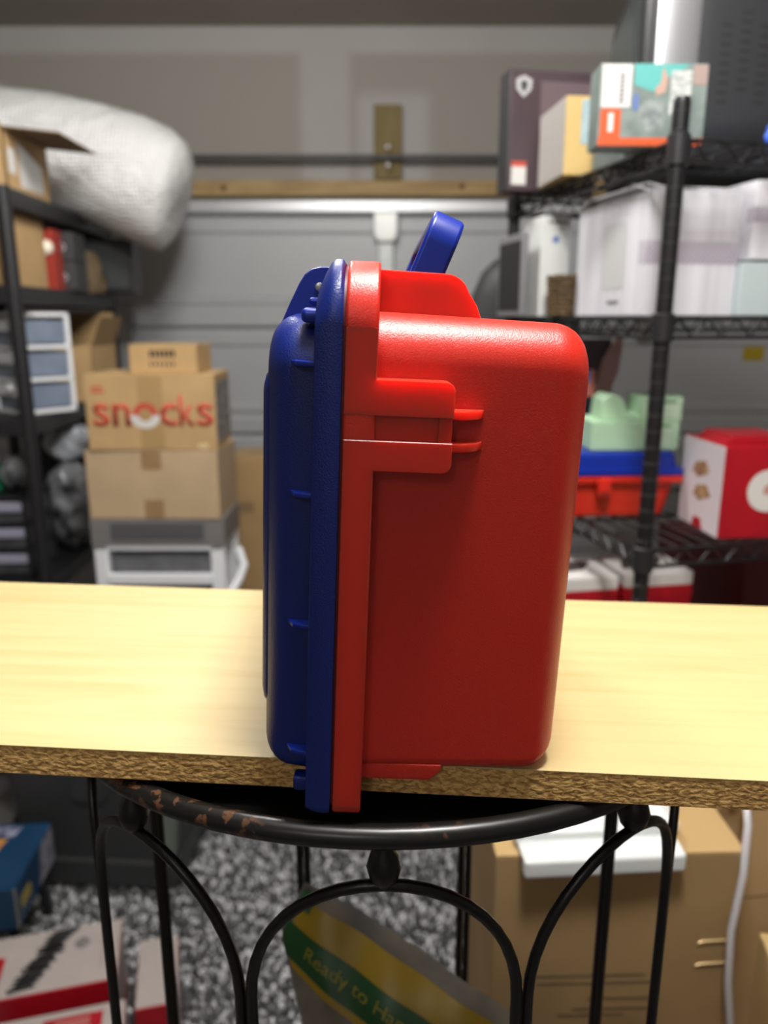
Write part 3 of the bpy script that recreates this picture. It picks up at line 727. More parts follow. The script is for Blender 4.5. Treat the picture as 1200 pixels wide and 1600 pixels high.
def arc_flat(x, z, r0, r1, a0, a1, sq=1.0, taper=False):
    n = 16; A = [R(a0+(a1-a0)*k/n) for k in range(n+1)]
    f = [math.sin(PI*k/n)**0.6 if taper else 1.0 for k in range(n+1)]
    return [(x+r1*math.cos(a), z+sq*r1*math.sin(a)) for a in A]+[(x+(r1-(r1-r0)*q)*math.cos(a), z+sq*(r1-(r1-r0)*q)*math.sin(a)) for a, q in list(zip(A, f))[::-1]]
G().prism(arc_flat(-0.018, 0.106, 0.019, 0.037, -18, 198), 'y', yf-0.0001, yf+0.0002).build('red_letter_arch', M_REDINK, c2)
G().prism(arc_flat(-0.018, 0.104, 0.020, 0.045, 178, 362, 0.85), 'y', yf-0.0003, yf+0.0002).build('white_smile', M_WINK, c2)
for k in range(2): G().box(-0.172, -0.134-0.006*k, yf-0.0002, yf+0.0002, 0.172+k*0.012, 0.179+k*0.012).build('small_red_print', M_REDINK, c2)
G().box(-0.036, 0.036, -0.12505, -0.125, 0.002, 0.223).build('tape', mat('brown_tape', (0.42, 0.27, 0.115), 0.5), c2)
G().box(0.1925, 0.1931, -0.11, 0.11, 0.02, 0.20).build('printed_side', mat('grey_black_print', (0.42, 0.40, 0.38), 0.6, col2=(0.12, 0.10, 0.09), scale=50), c2)
G().box(0.135, 0.165, -0.1255, -0.125, 0.004, 0.02).build('tape_corner', mat('clear_tape', (0.7, 0.55, 0.3), 0.25), c2)
c3 = carton('small_carton', 'small cardboard carton with a black stamp atop the stack', 'carton', (-0.660, 2.43, 1.494), -2, (0.205, 0.17, 0.085), M_CARD)
for r_ in range(2):
    for k in range(6):
        G().box(-0.04+k*0.0135, -0.04+k*0.0135+(0.009 if r_ else 0.006), -0.0856, -0.085, 0.022+r_*0.026, 0.022+r_*0.026+(0.021 if r_ else 0.012)).build('stamp_mark', M_INK, c3)
t = carton('tall_carton', 'tall cardboard carton standing behind the white drawer cart', 'carton', (-0.44, 2.90, 0), 0, (0.27, 0.26, 1.155), M_CARD3)
for k in range(5): G().box(-0.105+k*0.013, -0.105+k*0.013+0.009, -0.1306, -0.13, 0.955, 0.995).build('stamp_mark', M_FINK, t)
t = thing('orange_cone', 'small orange cone on the floor by the white drawer cart', 'cone', (-0.56, 2.665, 0))
G().lathe([(0.045, 0.01), (0.03, 0.3), (0.018, 0.70), (0.006, 0.715)], 20).build('shell', mat('orange_plastic', (0.55, 0.10, 0.02), 0.5), t)
G().box(-0.05, 0.05, -0.05, 0.05, 0, 0.012, 0.004).build('base', M_BPLAS, t)

# ---------------------------------------------------------------- black wire shelving on the right
SX, SY, SYAW = 0.4235, 1.20, 13.0
SW, SD = 0.92, 0.61
SZ = (1.905, 1.656, 1.288, 1.10, 0.15)
wire = thing('wire_shelving_unit', 'black wire shelving unit holding the television and white boxes', 'shelf', (SX, SY, 0), SYAW)
for x in (0, SW):
    for y in (0, SD):
        p = G().lathe([(0.0125, 0), (0.0125, SZ[0]+0.045), (0.0105, SZ[0]+0.052)], 16, Matrix.Translation((x, y, 0))).build('post', M_BWIRE, wire)
        if y == 0 and x == 0:
            for k in range(34):
                G().tube([(x+0.0126*math.cos(2*PI*q/12), y+0.0126*math.sin(2*PI*q/12), 1.10+k*0.0254) for q in range(12)], 0.0007, 5, True).build('notch_ring', mat('worn_black', (0.05, 0.05, 0.052), 0.3), p)
for z in SZ[:3]+(0.86, 0.15):
    g = G()
    loopz = lambda zz, r: g.tube([(0, 0, zz), (SW, 0, zz)], r, 6).tube([(0, SD, zz), (SW, SD, zz)], r, 6).tube([(0, 0, zz), (0, SD, zz)], r, 6).tube([(SW, 0, zz), (SW, SD, zz)], r, 6)
    loopz(z-0.004, 0.0034); loopz(z-0.032, 0.0034)
    sh = g.build('shelf_frame', M_BWIRE, wire, 60)
    g = G()
    n = 30
    for k in range(1, n): g.tube([(SW*k/n, 0, z-0.001), (SW*k/n, SD, z-0.001)], 0.0018, 5)
    for k in (1, 2): g.tube([(0, SD*k/3, z-0.005), (SW, SD*k/3, z-0.005)], 0.003, 6)
    g.build('wire_grid', M_BWIRE, sh, 60)
    g = G()
    for y in (0, SD):
        m = 36; g.tube([(SW*k/m, y, z-0.004 if k % 2 else z-0.032) for k in range(m+1)], 0.0022, 5)
    for x in (0, SW):
        m = 24; g.tube([(x, SD*k/m, z-0.004 if k % 2 else z-0.032) for k in range(m+1)], 0.0022, 5)
    g.build('zigzag_truss', mat('glossy_black_wire', (0.012, 0.012, 0.013), 0.25), sh, 60)
    for x in (0, SW):
        for y in (0, SD): G().lathe([(0.0165, z-0.038), (0.0165, z+0.002), (0.014, z+0.004)], 14, Matrix.Translation((x, y, 0))).build('collar', M_BPLAS, sh)
def on(u, v, z):   # a point on the wire unit: along its front, into its depth
    a = R(SYAW); return (SX+u*math.cos(a)-v*math.sin(a), SY+u*math.sin(a)+v*math.cos(a), z)

# top shelf
def tv():
    t = thing('crt_television', 'black tube television with a silver band on the wire shelf', 'television', (0.703, 1.625, SZ[0]+0.001), -8)
    # screen faces -X; cabinet runs +X
    def sec(x, w, h, zc, r): return [(x, a, b) for a, b in rrect(-w/2, w/2, zc-h/2, zc+h/2, r, 5)]
    Hh = 0.36; zc = 0.185
    fr = G().rings([sec(-0.240, 0.40, 0.31, zc, 0.05), sec(-0.234, 0.43, 0.34, zc, 0.05), sec(-0.224, 0.445, 0.355, zc, 0.045), sec(-0.219, 0.445, 0.355, zc, 0.045)]).build('front_bezel', M_BPLAS, t)
    G().rings([sec(-0.2395, 0.34, 0.25, zc+0.01, 0.02), sec(-0.246, 0.30, 0.21, zc+0.01, 0.02)]).build('screen', mat('grey_screen', (0.045, 0.055, 0.055), 0.25), fr)
    G().rings([sec(-0.219, 0.452, 0.362, zc, 0.045), sec(-0.205, 0.458, 0.368, zc, 0.045), sec(-0.165, 0.455, 0.365, zc, 0.045), sec(-0.150, 0.44, 0.35, zc, 0.045)]).build('silver_band', mat('silver_plastic', (0.34, 0.34, 0.36), 0.3, 0.5), t)
    bk = G().rings([sec(-0.150, 0.435, 0.345, zc, 0.05), sec(-0.12, 0.43, 0.335, zc-0.004, 0.06), sec(-0.02, 0.38, 0.29, zc-0.025, 0.07), sec(0.11, 0.30, 0.245, zc-0.05, 0.07), sec(0.20, 0.22, 0.18, zc-0.07, 0.06), sec(0.22, 0.18, 0.14, zc-0.075, 0.05)]).build('back_shell', mat('charcoal_plastic', (0.028, 0.029, 0.033), 0.5), t, 30)
    G().box(-0.16, 0.12, -0.15, 0.15, 0.0, 0.03, 0.008).build('foot', M_BPLAS, t)
    for c in range(6):
        for r_ in range(9):
            x = -0.105+c*0.033+(0.012 if c > 2 else 0); z = 0.10+r_*0.0145+(0.02 if c in (1, 3) else 0)
            yy = -0.213+0.25*(x+0.12)-0.0005
            if x > -0.02: yy = -0.19+0.308*(x+0.02)-0.0005
            G().box(-0.009, 0.009, -0.0015, 0.0015, 0, 0.005, M=Matrix.Translation((x, yy, z)) @ Matrix.Rotation(R(14 if x < -.02 else 17), 4, 'Z')).build('vent_slot', M_INK, bk)
    G().tube([(-0.13, -0.19, 0.37), (-0.07, -0.215, 0.345), (-0.02, -0.225, 0.29), (0.03, -0.225, 0.22), (0.08, -0.22, 0.12), (0.12, -0.21, 0.05), (0.16, -0.19, 0.012), (0.24, -0.12, 0.008)], 0.006, 8).build('power_cable', M_INK, t)
tv()
t = carton('game_box', 'teal and orange printed box standing in front of the television', 'box', (0.403, 1.295, SZ[0]+0.001), 1, (0.162, 0.055, 0.117), mat('grey_green_print', (0.24, 0.29, 0.27), 0.35, col2=(0.15, 0.19, 0.18), scale=30), tape=False, seam=False)
yf = -0.0275
G().box(-0.08, 0.08, yf-.0004, yf, 0.001, 0.012).build('orange_strip', mat('orange_print', (0.60, 0.10, 0.03), 0.4), t)
G().box(-0.078, -0.047, yf-.0005, yf, 0.012, 0.052).build('orange_panel', mat('orange_print', (0.6, 0.1, 0.03)), t)
G().box(-0.066, -0.058, yf-.0008, yf, 0.020, 0.046).build('panel_mark', M_WINK, t)
G().box(-0.078, -0.034, yf-.0006, yf, 0.054, 0.112).build('white_label', M_WINK, t)
for k in range(7): G().box(-0.052, -0.044, yf-.0009, yf, 0.060+k*0.006, 0.0635+k*0.006).build('barcode_bar', M_GINK, t)
G().prism([(-0.03, 0.085), (0.0, 0.075), (0.02, 0.095), (0.055, 0.113), (-0.03, 0.113)], 'y', yf-.0005, yf).build('teal_picture', mat('teal_print', (0.12, 0.42, 0.40), 0.4), t)
G().prism([(0.012, 0.11), (0.02, 0.095), (0.018, 0.075), (0.004, 0.07), (0.002, 0.08), (0.010, 0.088)], 'y', yf-.0007, yf).build('pale_figure', mat('peach_print', (0.5, 0.33, 0.27), 0.4), t)
G().box(0.025, 0.056, yf-.0006, yf, 0.045, 0.104).build('text_block', mat('white_text_print', (0.62, 0.64, 0.62), 0.5, col2=(0.33, 0.36, 0.35), scale=220, stretch=(0.4, 1, 1)), t)
G().box(0.058, 0.079, yf-.0006, yf, 0.085, 0.112).build('peach_block', mat('peach_grey_print', (0.36, 0.27, 0.24), 0.5), t)
G().box(-0.030, -0.022, yf-.0006, yf, 0.05, 0.072).build('blue_mark', mat('blue_print', (0.12, 0.18, 0.42), 0.5), t)
G().lathe([(0.022, 0), (0.018, 0.0006)], 20, Matrix.Translation((0.0, yf, 0.042)) @ Matrix.Rotation(PI/2, 4, 'X')).build('grey_picture', mat('grey_print', (0.3, 0.34, 0.33), 0.5, col2=(0.16, 0.19, 0.19), scale=90), t)
t = thing('laptop_box', 'dark maroon laptop box with silver shield emblem at the shelf end', 'box', (0.338, 1.722, SZ[0]+0.001), 10)
G().box(-0.095, 0.095, -0.028, 0.028, 0, 0.225, 0.003).build('body', mat('dark_maroon_card', (0.070, 0.045, 0.055), 0.4, var=0.2, scale=6), t)
G().box(-0.097, -0.094, -0.029, 0.029, 0.0, 0.2255, 0.001).build('black_edge', M_INK, t)
G().prism([(-0.083, 0.206), (-0.066, 0.214), (-0.049, 0.206), (-0.051, 0.188), (-0.066, 0.174), (-0.081, 0.188)], 'y', -0.0288, -0.028).build('shield_emblem', mat('silver_print', (0.5, 0.5, 0.52), 0.3), t)
G().prism([(-0.074, 0.200), (-0.066, 0.206), (-0.058, 0.200), (-0.060, 0.190), (-0.066, 0.183), (-0.072, 0.190)], 'y', -0.0292, -0.028).build('emblem_centre', M_DGREY, t)
G().box(-0.03, 0.085, -0.0286, -0.028, 0.11, 0.205).build('lighter_panel', mat('mauve_print', (0.14, 0.10, 0.115), 0.4), t)
G().box(-0.086, -0.055, -0.0286, -0.028, 0.012, 0.05).build('white_label', M_WINK, t)
G().box(-0.086, -0.055, -0.0290, -0.028, 0.046, 0.056).build('red_label_strip', M_REDINK, t)
t = carton('label_carton', 'yellow cardboard box with pale blue label beside the laptop box', 'box', (0.352, 1.585, SZ[0]+0.001), 6, (0.070, 0.155, 0.135), mat('yellow_cardboard', (0.62, 0.44, 0.17), 0.7, var=0.05), seam=False, tape=False)
G().box(-0.0354, -0.035, -0.076, 0.076, 0.002, 0.131).build('grey_side', mat('grey_card', (0.34, 0.32, 0.30), 0.7), t)
G().prism(rrect(-0.006, 0.016, 0.052, 0.126, 0.003, 3), 'y', -0.0786, -0.0770).build('blue_label', mat('pale_blue_label', (0.42, 0.55, 0.58), 0.5, col2=(0.3, 0.42, 0.46), scale=90), t)
t = carton('slim_game_case', 'thin pale case leaning between yellow box and printed box', 'box', (0.392, 1.42, SZ[0]+0.001), 16, (0.022, 0.10, 0.112), mat('grey_teal_card', (0.22, 0.27, 0.26), 0.4, var=0.3), seam=False, tape=False)
crumple('blue_bag', 'crumpled blue plastic bag beside the television cable', 'bag', (0.655, 1.325, SZ[0]+0.001), (0.05, 0.045, 0.042), mat('blue_film', (0.03, 0.11, 0.55), 0.3), 4)

# middle shelf: white striped boxes
def striped_box(name, label, loc, rz, size, zb0, zb1, open_flaps):
    sx, sy, sz = size; t = thing(name, label, 'box', loc, rz, 'white boxes with lilac lattice bands')
    G().box(-sx/2, sx/2, -sy/2, sy/2, 0, sz, 0.002).build('body', M_STRIPE, t)
    G().box(-sx/2-.0004, sx/2+.0004, -sy/2-.0004, -sy/2+0.02, zb0, zb1).build('lattice_band', mat('lattice_ground', (0.50, 0.47, 0.53), 0.6), t)
    g = G(); h = zb1-zb0; n = int(sx/0.008)
    for k in range(n+4):
        for s in (1, -1):
            x0 = -sx/2+(k-2)*sx/n; x1 = x0+s*h*0.9
            a, b = max(-sx/2, min(x0, x1)), min(sx/2, max(x0, x1))
            if b-a < 0.002: continue
            f = lambda x: zb0+(x-x0)/(x1-x0)*h
            g.prism([(a, f(a)), (b, f(b)), (b, min(zb1, f(b)+0.0022)), (a, min(zb1, f(a)+0.0022))], 'y', -sy/2-.0008, -sy/2)
    g.build('lattice_lines', M_LILAC, t)
    if open_flaps:
        G().box(-sx/2, sx/2, 0, 0.058, -0.0015, 0.0015, M=Matrix.Translation((0, -sy/2+0.001, sz)) @ Matrix.Rotation(R(16), 4, 'X')).build('top_flap', M_STRIPE, t)
        G().box(-0.06, 0, -sy/2+0.01, sy/2-0.01, -0.0015, 0.0015, M=Matrix.Translation((-sx/2+0.06, 0, sz+0.002)) @ Matrix.Rotation(R(10), 4, 'Y')).build('top_flap', M_WHITEB, t)
        G().box(-sx/2, sx/2, -0.055, 0.0, -0.0015, 0.0015, M=Matrix.Translation((0, sy/2, sz+0.002)) @ Matrix.Rotation(R(-14), 4, 'X')).build('top_flap', M_WHITEB, t)
    return t
t = striped_box('striped_box', 'open white striped box with lilac band behind the wire shelf post', (0.478, 1.44, SZ[1]+0.001), 13, (0.170, 0.24, 0.193), 0.082, 0.118, True)
for (y0, y1, z0, z1) in ((-0.06, 0.02, 0.045, 0.155),):
    G().prism(rrect(y0, y1, z0, z1, 0.012, 4), 'x', -0.0856, -0.085).build('printed_panel', mat('pale_grey_print', (0.52, 0.52, 0.52), 0.6), t)
G().prism(rrect(-0.045, -0.005, 0.02, 0.026, 0.002, 2), 'x', -0.0856, -0.085).build('print_line', M_MGREY, t)
t = striped_box('striped_box', 'closed white striped box with lilac band stacked on pale blue box', (0.655, 1.455, SZ[1]+0.091), 12, (0.15, 0.22, 0.123), 0.058, 0.082, False)
t = carton('pale_blue_box', 'pale blue box under the closed striped box', 'box', (0.655, 1.455, SZ[1]+0.001), 12, (0.175, 0.22, 0.089), mat('pale_blue_card', (0.50, 0.58, 0.60), 0.5), seam=False, tape=False)
for k in range(2): G().box(0.008+k*0.013, 0.017+k*0.013, -0.1106, -0.11, 0.045, 0.055).build('grey_mark', M_GINK, t)
t = carton('slim_white_box', 'slim upright white box with a blue star beside the wicker basket', 'box', (0.337, 1.68, SZ[1]+0.001), 10, (0.062, 0.10, 0.198), mat('white_glossy_card', (0.66, 0.68, 0.66), 0.4), seam=False, tape=False)
st = [(0.010*(1 if k % 2 == 0 else 0.5)*math.cos(k*PI/6), 0.15+0.010*(1 if k % 2 == 0 else 0.5)*math.sin(k*PI/6)) for k in range(12)]
G().prism(st, 'y', -0.0506, -0.05).build('blue_star', mat('blue_logo', (0.10, 0.16, 0.42), 0.5), t)
for k in range(5): G().box(-0.016+k*0.0085, -0.010+k*0.0085, -0.0506, -0.05, 0.180, 0.186).build('grey_mark', M_MGREY, t)
t = thing('grey_tablet', 'thin grey tablet standing on edge beside the slim white box', 'tablet', (0.272, 1.70, SZ[1]+0.001), 12)
G().box(-0.007, 0.007, -0.07, 0.07, 0, 0.165, 0.004).build('shell', mat('dull_silver', (0.25, 0.25, 0.26), 0.4, 0.3), t)
G().box(-0.0076, -0.007, -0.06, 0.06, 0.012, 0.15).build('screen', M_INK, t)
def basket():
    t = thing('wicker_basket', 'small brown wicker basket between the white boxes', 'basket', (0.352, 1.565, SZ[1]+0.001), 8)
    g = G()
    for k in range(9):
        z = 0.005+k*0.0085; s = 0.026+0.0006*k
        g.tube([(s*math.cos(q*PI/8), s*math.sin(q*PI/8), z+0.0012*math.sin(q*4)) for q in range(16)], 0.0045, 6, True)
    g.build('woven_rows', mat('brown_wicker', (0.14, 0.085, 0.035), 0.6, var=0.6, scale=120), t)
    G().lathe([(0.024, 0.0), (0.027, 0.07), (0.02, 0.071)], 16).build('lining', mat('dark_wicker', (0.05, 0.03, 0.015), 0.8), t)
basket()
# dark office chair standing on the floor behind the shelving
t = thing('office_chair', 'dark grey rounded chair back behind the wire shelving', 'chair', (0.47, 2.62, 0), 10)
rr = []
for z, w_ in ((1.20, .10), (1.22, .17), (1.32, .215), (1.55, .21), (1.72, .185), (1.80, .15), (1.845, .10), (1.855, .04)):
    rr.append([(w_*math.cos(q*PI/10)*1.0, 0.045*math.sin(q*PI/10)+0.02*(math.cos(q*PI/5)), z) for q in range(20)])
G().rings(rr).build('backrest', M_DGREY, t, 60)
G().box(-0.05, 0.05, 0.03, 0.06, 0.50, 1.4, 0.01).build('back_support', M_BPLAS, t)
G().prism(rrect(-0.24, 0.24, -0.42, 0.06, 0.1, 6), 'z', 0.46, 0.55, 0.02, 3).build('seat', M_DGREY, t)
G().lathe([(0.025, 0.06), (0.025, 0.46), (0.05, 0.47)], 16, Matrix.Translation((0, -0.18, 0))).build('column', M_BPLAS, t)
for k in range(5):
    a = k*2*PI/5; G().tube([(0, -0.18, 0.09), (0.28*math.cos(a), -0.18+0.28*math.sin(a), 0.06)], 0.02, 8).build('base_leg', M_BPLAS, t)
    G().lathe([(0.028, -0.012), (0.03, 0), (0.028, 0.012)], 14, Matrix.Translation((0.28*math.cos(a), -0.18+0.28*math.sin(a), 0.03)) @ Matrix.Rotation(PI/2, 4, 'X') @ Matrix.Rotation(a, 4, 'Y')).build('caster', M_BPLAS, t)

# lower shelf
def small_case():
    t = thing('storage_box', 'red storage box with blue lid lying on the wire shelf', 'case', (0.428, 1.475, SZ[2]+0.001), 3)
    def sec(z, w, d, r): return [(a, b, z) for a, b in rrect(-w/2, w/2, -d/2, d/2, r, 5)]
    G().rings([sec(0.0, 0.185, 0.13, 0.02), sec(0.006, 0.20, 0.145, 0.022), sec(0.07, 0.225, 0.165, 0.022), sec(0.072, 0.226, 0.166, 0.02)]).build('tub', M_REDS, t)
    G().prism(rrect(-0.124, 0.124, -0.094, 0.094, 0.016, 5), 'z', 0.070, 0.082, 0.002).build('tub_rim', M_REDS, t)
    G().prism(rrect(-0.124, 0.124, -0.094, 0.094, 0.016, 5), 'z', 0.0835, 0.0945, 0.002).build('lid_rim', M_BLUES, t)
    G().rings([sec(0.090, 0.232, 0.172, 0.02), sec(0.118, 0.222, 0.162, 0.02), sec(0.1235, 0.210, 0.150, 0.018)]).build('lid', M_BLUES, t)
    l = G().prism([(-0.042, 0.081), (-0.018, 0.081), (-0.018, 0.055), (-0.022, 0.046), (-0.038, 0.046), (-0.042, 0.055)], 'y', -0.104, -0.082, 0.003).build('latch', M_REDS, t)
    G().box(-0.037, -0.023, -0.1046, -0.095, 0.050, 0.0545).build('latch_slot', M_DRED, l)
    G().prism([(-0.11, 0.078), (-0.044, 0.078), (-0.05, 0.064), (-0.105, 0.064)], 'y', -0.088, -0.08, 0.001).build('rim_rib', M_REDS, t)
small_case()
zc_ = SZ[2]+0.001+0.1245
for i, (dx, dz, sz, rz, lab) in enumerate(((0.0, 0.0, 0.054, 2, 'mint green box lying on the blue lid'), (0.012, 0.0545, 0.044, -3, 'smaller mint green box atop another mint box'))):
    sx = 0.165-0.012*i
    t = thing('mint_box', lab, 'box', (0.465+dx, 1.475, zc_+dz), rz, 'mint boxes on the blue lid')
    if i == 0: G().box(-sx/2, sx/2, -0.055, 0.055, 0, sz, 0.002).build('body', M_MINT, t)
    else:
        G().box(0.0, sx/2, -0.05, 0.05, 0, sz, 0.002).build('body', M_MINT, t)
        G().prism([(-sx/2+0.005, 0), (0.0, 0), (0.0, 0.010), (-0.02, 0.012), (-0.034, 0.042), (-sx/2+0.02, 0.046), (-sx/2+0.008, 0.036)], 'y', -0.045, 0.045, 0.002).build('curved_flap', M_MINT, t)
    for k in range(3): G().box(0.022, 0.07, -0.0556+.005*i, -0.055+.005*i, 0.010+k*0.011, 0.016+k*0.011).build('white_print', mat('pale_print', (0.5, 0.6, 0.5), 0.6), t)
    G().box(0.035, 0.065, -0.0556+.005*i, -0.055+.005*i, sz-0.010, sz-0.006).build('green_print_line', mat('green_line', (0.12, 0.3, 0.14), 0.6), t)
def gift(name, label, loc, rz, size, group=None, white_side=True):
    sx, sy, sz = size; t = thing(name, label, 'box', loc, rz, group)
    G().box(-sx/2, sx/2, -sy/2, sy/2, 0, sz, 0.002).build('body', M_REDCARD, t)
    G().lathe([(0.036, 0), (0.036, 0.0006)], 28, Matrix.Translation((0.01, -sy/2, sz*0.52)) @ Matrix.Rotation(PI/2, 4, 'X')).build('white_roundel', M_WINK, t)
    G().prism([(0.002, sz*0.52-0.006), (0.018, sz*0.52-0.006), (0.018, sz*0.52+0.006), (0.010, sz*0.52+0.013), (0.002, sz*0.52+0.006)], 'y', -sy/2-0.0009, -sy/2).build('roundel_mark', mat('pale_red_mark', (0.5, 0.25, 0.22), 0.6), t)
    if white_side:
        G().box(-sx/2-.0006, -sx/2, -sy/2+.001, sy/2-.001, 0.001, sz-.001).build('white_side', mat('pinkish_white_card', (0.66, 0.60, 0.63), 0.5), t)
        for z, y in ((0.105, 0.0), (0.065, -0.01)):
            G().prism([(y-0.03, z), (y-0.012, z+0.018), (y+0.022, z+0.012), (y+0.034, z-0.006), (y+0.01, z-0.014)], 'x', -sx/2-.0011, -sx/2).build('brown_picture', mat('brown_food_print', (0.25, 0.10, 0.05), 0.6, col2=(0.45, 0.3, 0.15), scale=60), t)
        G().prism([(-0.02, 0.002), (0.02, 0.002), (0.012, 0.02), (-0.012, 0.02)], 'x', -sx/2-.0011, -sx/2).build('red_mark', M_REDCARD, t)
    return t
t = gift('gift_box', 'red box with white side and round white seal on wire shelf', (0.630, 1.335, SZ[2]+0.001), 4, (0.14, 0.15, 0.158))
G().prism([(-0.06, 0.158), (0.06, 0.158), (0.045, 0.172), (-0.045, 0.172)], 'y', -0.05, 0.05, 0.002).build('gable_top', M_REDCARD, t)
G().box(0.02, 0.066, -0.074, -0.04, 0.158, 0.1586).build('gold_label', mat('gold_print', (0.5, 0.33, 0.12), 0.4), t)
# dark jumble between the mint boxes and the shelf above
t = carton('navy_bin', 'navy bin behind the blue lidded box on the wire shelf', 'bin', (0.375, 1.66, SZ[2]+0.001), 12, (0.20, 0.13, 0.205), mat('navy_fabric', (0.008, 0.011, 0.025), 0.8), tape=False, seam=False)
zz = SZ[2]+0.207
t = thing('picture_book', 'dark picture book with olive cover leaning on the navy bin', 'book', (0.40, 1.68, zz), 8, rot=(R(-8), 0, R(8)))
G().box(-0.085, 0.095, -0.008, 0.008, 0, 0.116, 0.001).build('pages', mat('grey_pages', (0.12, 0.10, 0.10), 0.6), t)
G().box(0.035, 0.09, -0.0086, -0.008, 0.01, 0.106).build('mauve_picture', mat('mauve_cover_print', (0.10, 0.075, 0.085), 0.6), t)
G().box(-0.06, -0.025, -0.0086, -0.008, 0.06, 0.105).build('dark_picture', M_INK, t)
G().box(-0.06, -0.02, -0.0086, -0.008, 0.01, 0.045).build('olive_picture', mat('olive_print', (0.12, 0.13, 0.04), 0.6), t)
G().box(-0.072, -0.064, -0.0086, -0.008, 0.005, 0.055).build('red_strip', M_REDINK, t)
t = thing('pink_card', 'pale pink glossy card leaning on the navy bin jumble', 'card', (0.462, 1.64, zz), rot=(R(-6), R(10), R(10)))
G().prism([(-0.018, 0.0), (0.012, 0.0), (0.026, 0.055), (0.024, 0.12), (0.012, 0.128), (-0.012, 0.075)], 'y', -0.004, 0.004, 0.001).build('sheet', mat('pale_pink_card', (0.50, 0.30, 0.29), 0.4), t)
t = thing('toothpaste_box', 'small salmon and blue box on the navy bin', 'box', (0.425, 1.618, zz), 6)
G().box(-0.012, 0.012, -0.010, 0.010, 0, 0.055, 0.001).build('body', mat('salmon_card', (0.62, 0.22, 0.17), 0.4), t)
G().box(-0.0124, 0.0, -0.0104, 0.0104, 0.03, 0.0555).build('blue_end', mat('blue_card', (0.10, 0.20, 0.60), 0.4), t)

# red gift boxes on the next shelf down
for i, (x, y, lab) in enumerate(((0.365, 1.44, 'red and white gift box by the shelf post under the red storage box'), (0.520, 1.47, 'red and white gift box further along the low wire shelf'))):
    t = gift('low_gift_box', lab, (x, y, 0.861), 10, (0.14, 0.13, 0.315), 'red and white gift boxes on the low wire shelf', False)
    G().box(-0.071, 0.071, -0.066, 0.066, 0.29, 0.3165, 0.002).build('white_lid_edge', M_WINK, t)
    G().box(-0.0715, 0.0715, -0.0665, 0.0665, 0.262, 0.2895, 0.002).build('red_band', M_REDCARD, t)
    G().prism([(-0.06, -0.03), (0.02, -0.02), (0.055, 0.03), (-0.03, 0.04)], 'z', 0.3165, 0.3172).build('dark_picture', mat('dark_food_print', (0.05, 0.035, 0.03), 0.6), t)
t = carton('maroon_box', 'dark maroon box at the far end of the low wire shelf', 'box', on(0.42, 0.30, 0.861), SYAW, (0.20, 0.30, 0.34), M_DRED, tape=False, seam=False)

# ---------------------------------------------------------------- things on the floor
t = carton('large_carton', 'large cardboard carton under a white plastic tray', 'carton', (0.302, 0.985, 0.0), 1.5, (0.325, 0.27, 0.985), M_CARD3, tape=False, flap=mat('tan_flap_card', (0.46, 0.31, 0.135), 0.8))
for k, (x0, x1, z) in enumerate(((-0.11, 0.045, 0.795), (-0.10, 0.06, 0.783), (-0.03, 0.055, 0.757), (-0.05, 0.06, 0.74), (-0.07, 0.02, 0.73))):
    G().box(x0, x1, -0.1356, -0.135, z, z+0.004).build('faded_print_line', M_FINK, t)
for z in (0.848, 0.812): G().tube([(0.112, -0.1353, z-0.004), (0.117, -0.1358, z), (0.152, -0.1358, z+0.0015)], 0.0016, 6).build('staple', mat('brass_wire', (0.5, 0.36, 0.18), 0.4, 0.5), t)
def tray():
    t = thing('plastic_tray', 'white glossy plastic tray resting on the large carton', 'tray', (0.272, 0.925, 0.9855), 4)
    mw = mat('glossy_white_plastic', (0.74, 0.77, 0.77), 0.25)
    G().prism([(-0.102, 0.0), (0.102, 0.0), (0.107, 0.008), (0.107, 0.026), (0.100, 0.032), (0.07, 0.032), (0.06, 0.022), (-0.06, 0.022), (-0.07, 0.032), (-0.100, 0.032), (-0.107, 0.026), (-0.107, 0.008)], 'y', -0.06, 0.08, 0.003).build('body', mw, t)
    G().box(-0.104, 0.104, -0.100, -0.0815, -0.014, 0.012, 0.005, 3).box(-0.104, 0.104, -0.090, -0.055, 0.001, 0.0118, 0.003).build('front_ledge', mw, t)
    G().box(0.107, 0.116, -0.05, 0.03, 0.006, 0.022, 0.004).build('end_grip', mw, t)
tray()
t = carton('tan_carton', 'tall tan carton behind the white cable beside the large carton', 'carton', (0.655, 1.03, 0.0), -2, (0.33, 0.24, 1.08), M_CARD, tape=False)
G().prism([(-0.165, 0.86), (0.165, 0.905), (0.165, 0.9065), (-0.165, 0.8615)], 'y', -0.1206, -0.12).build('crease', M_FINK, t)
t = tag(G().tube([(0.478, 0.96, 1.0), (0.478, 0.915, 1.035), (0.474, 0.885, 1.045), (0.468, 0.860, 1.02), (0.462, 0.845, 0.96), (0.452, 0.838, 0.88), (0.455, 0.835, 0.80), (0.470, 0.835, 0.70), (0.49, 0.84, 0.5), (0.50, 0.84, 0.2), (0.50, 0.82, 0.006), (0.55, 0.75, 0.006)], 0.0050, 8).build('white_cable', mat('white_rubber', (0.60, 0.58, 0.60), 0.4), None, 60), 'white cable hanging between the two big cartons', 'cable')
t = carton('loose_carton', 'bright carton in front of the tall tan carton', 'carton', (0.575, 0.765, 0.0), -8, (0.20, 0.10, 0.885), mat('bright_cardboard', (0.56, 0.39, 0.17), 0.75, var=0.06), tape=False)
t = thing('waste_bin', 'white plastic waste bin standing before the large carton', 'bin', (0.295, 0.735, 0.0))
G().lathe([(0.035, 0), (0.037, 0.004), (0.047, 0.765), (0.051, 0.77), (0.051, 0.778), (0.044, 0.779), (0.034, 0.02)], 32).build('bowl', M_WHITEP, t, 50)

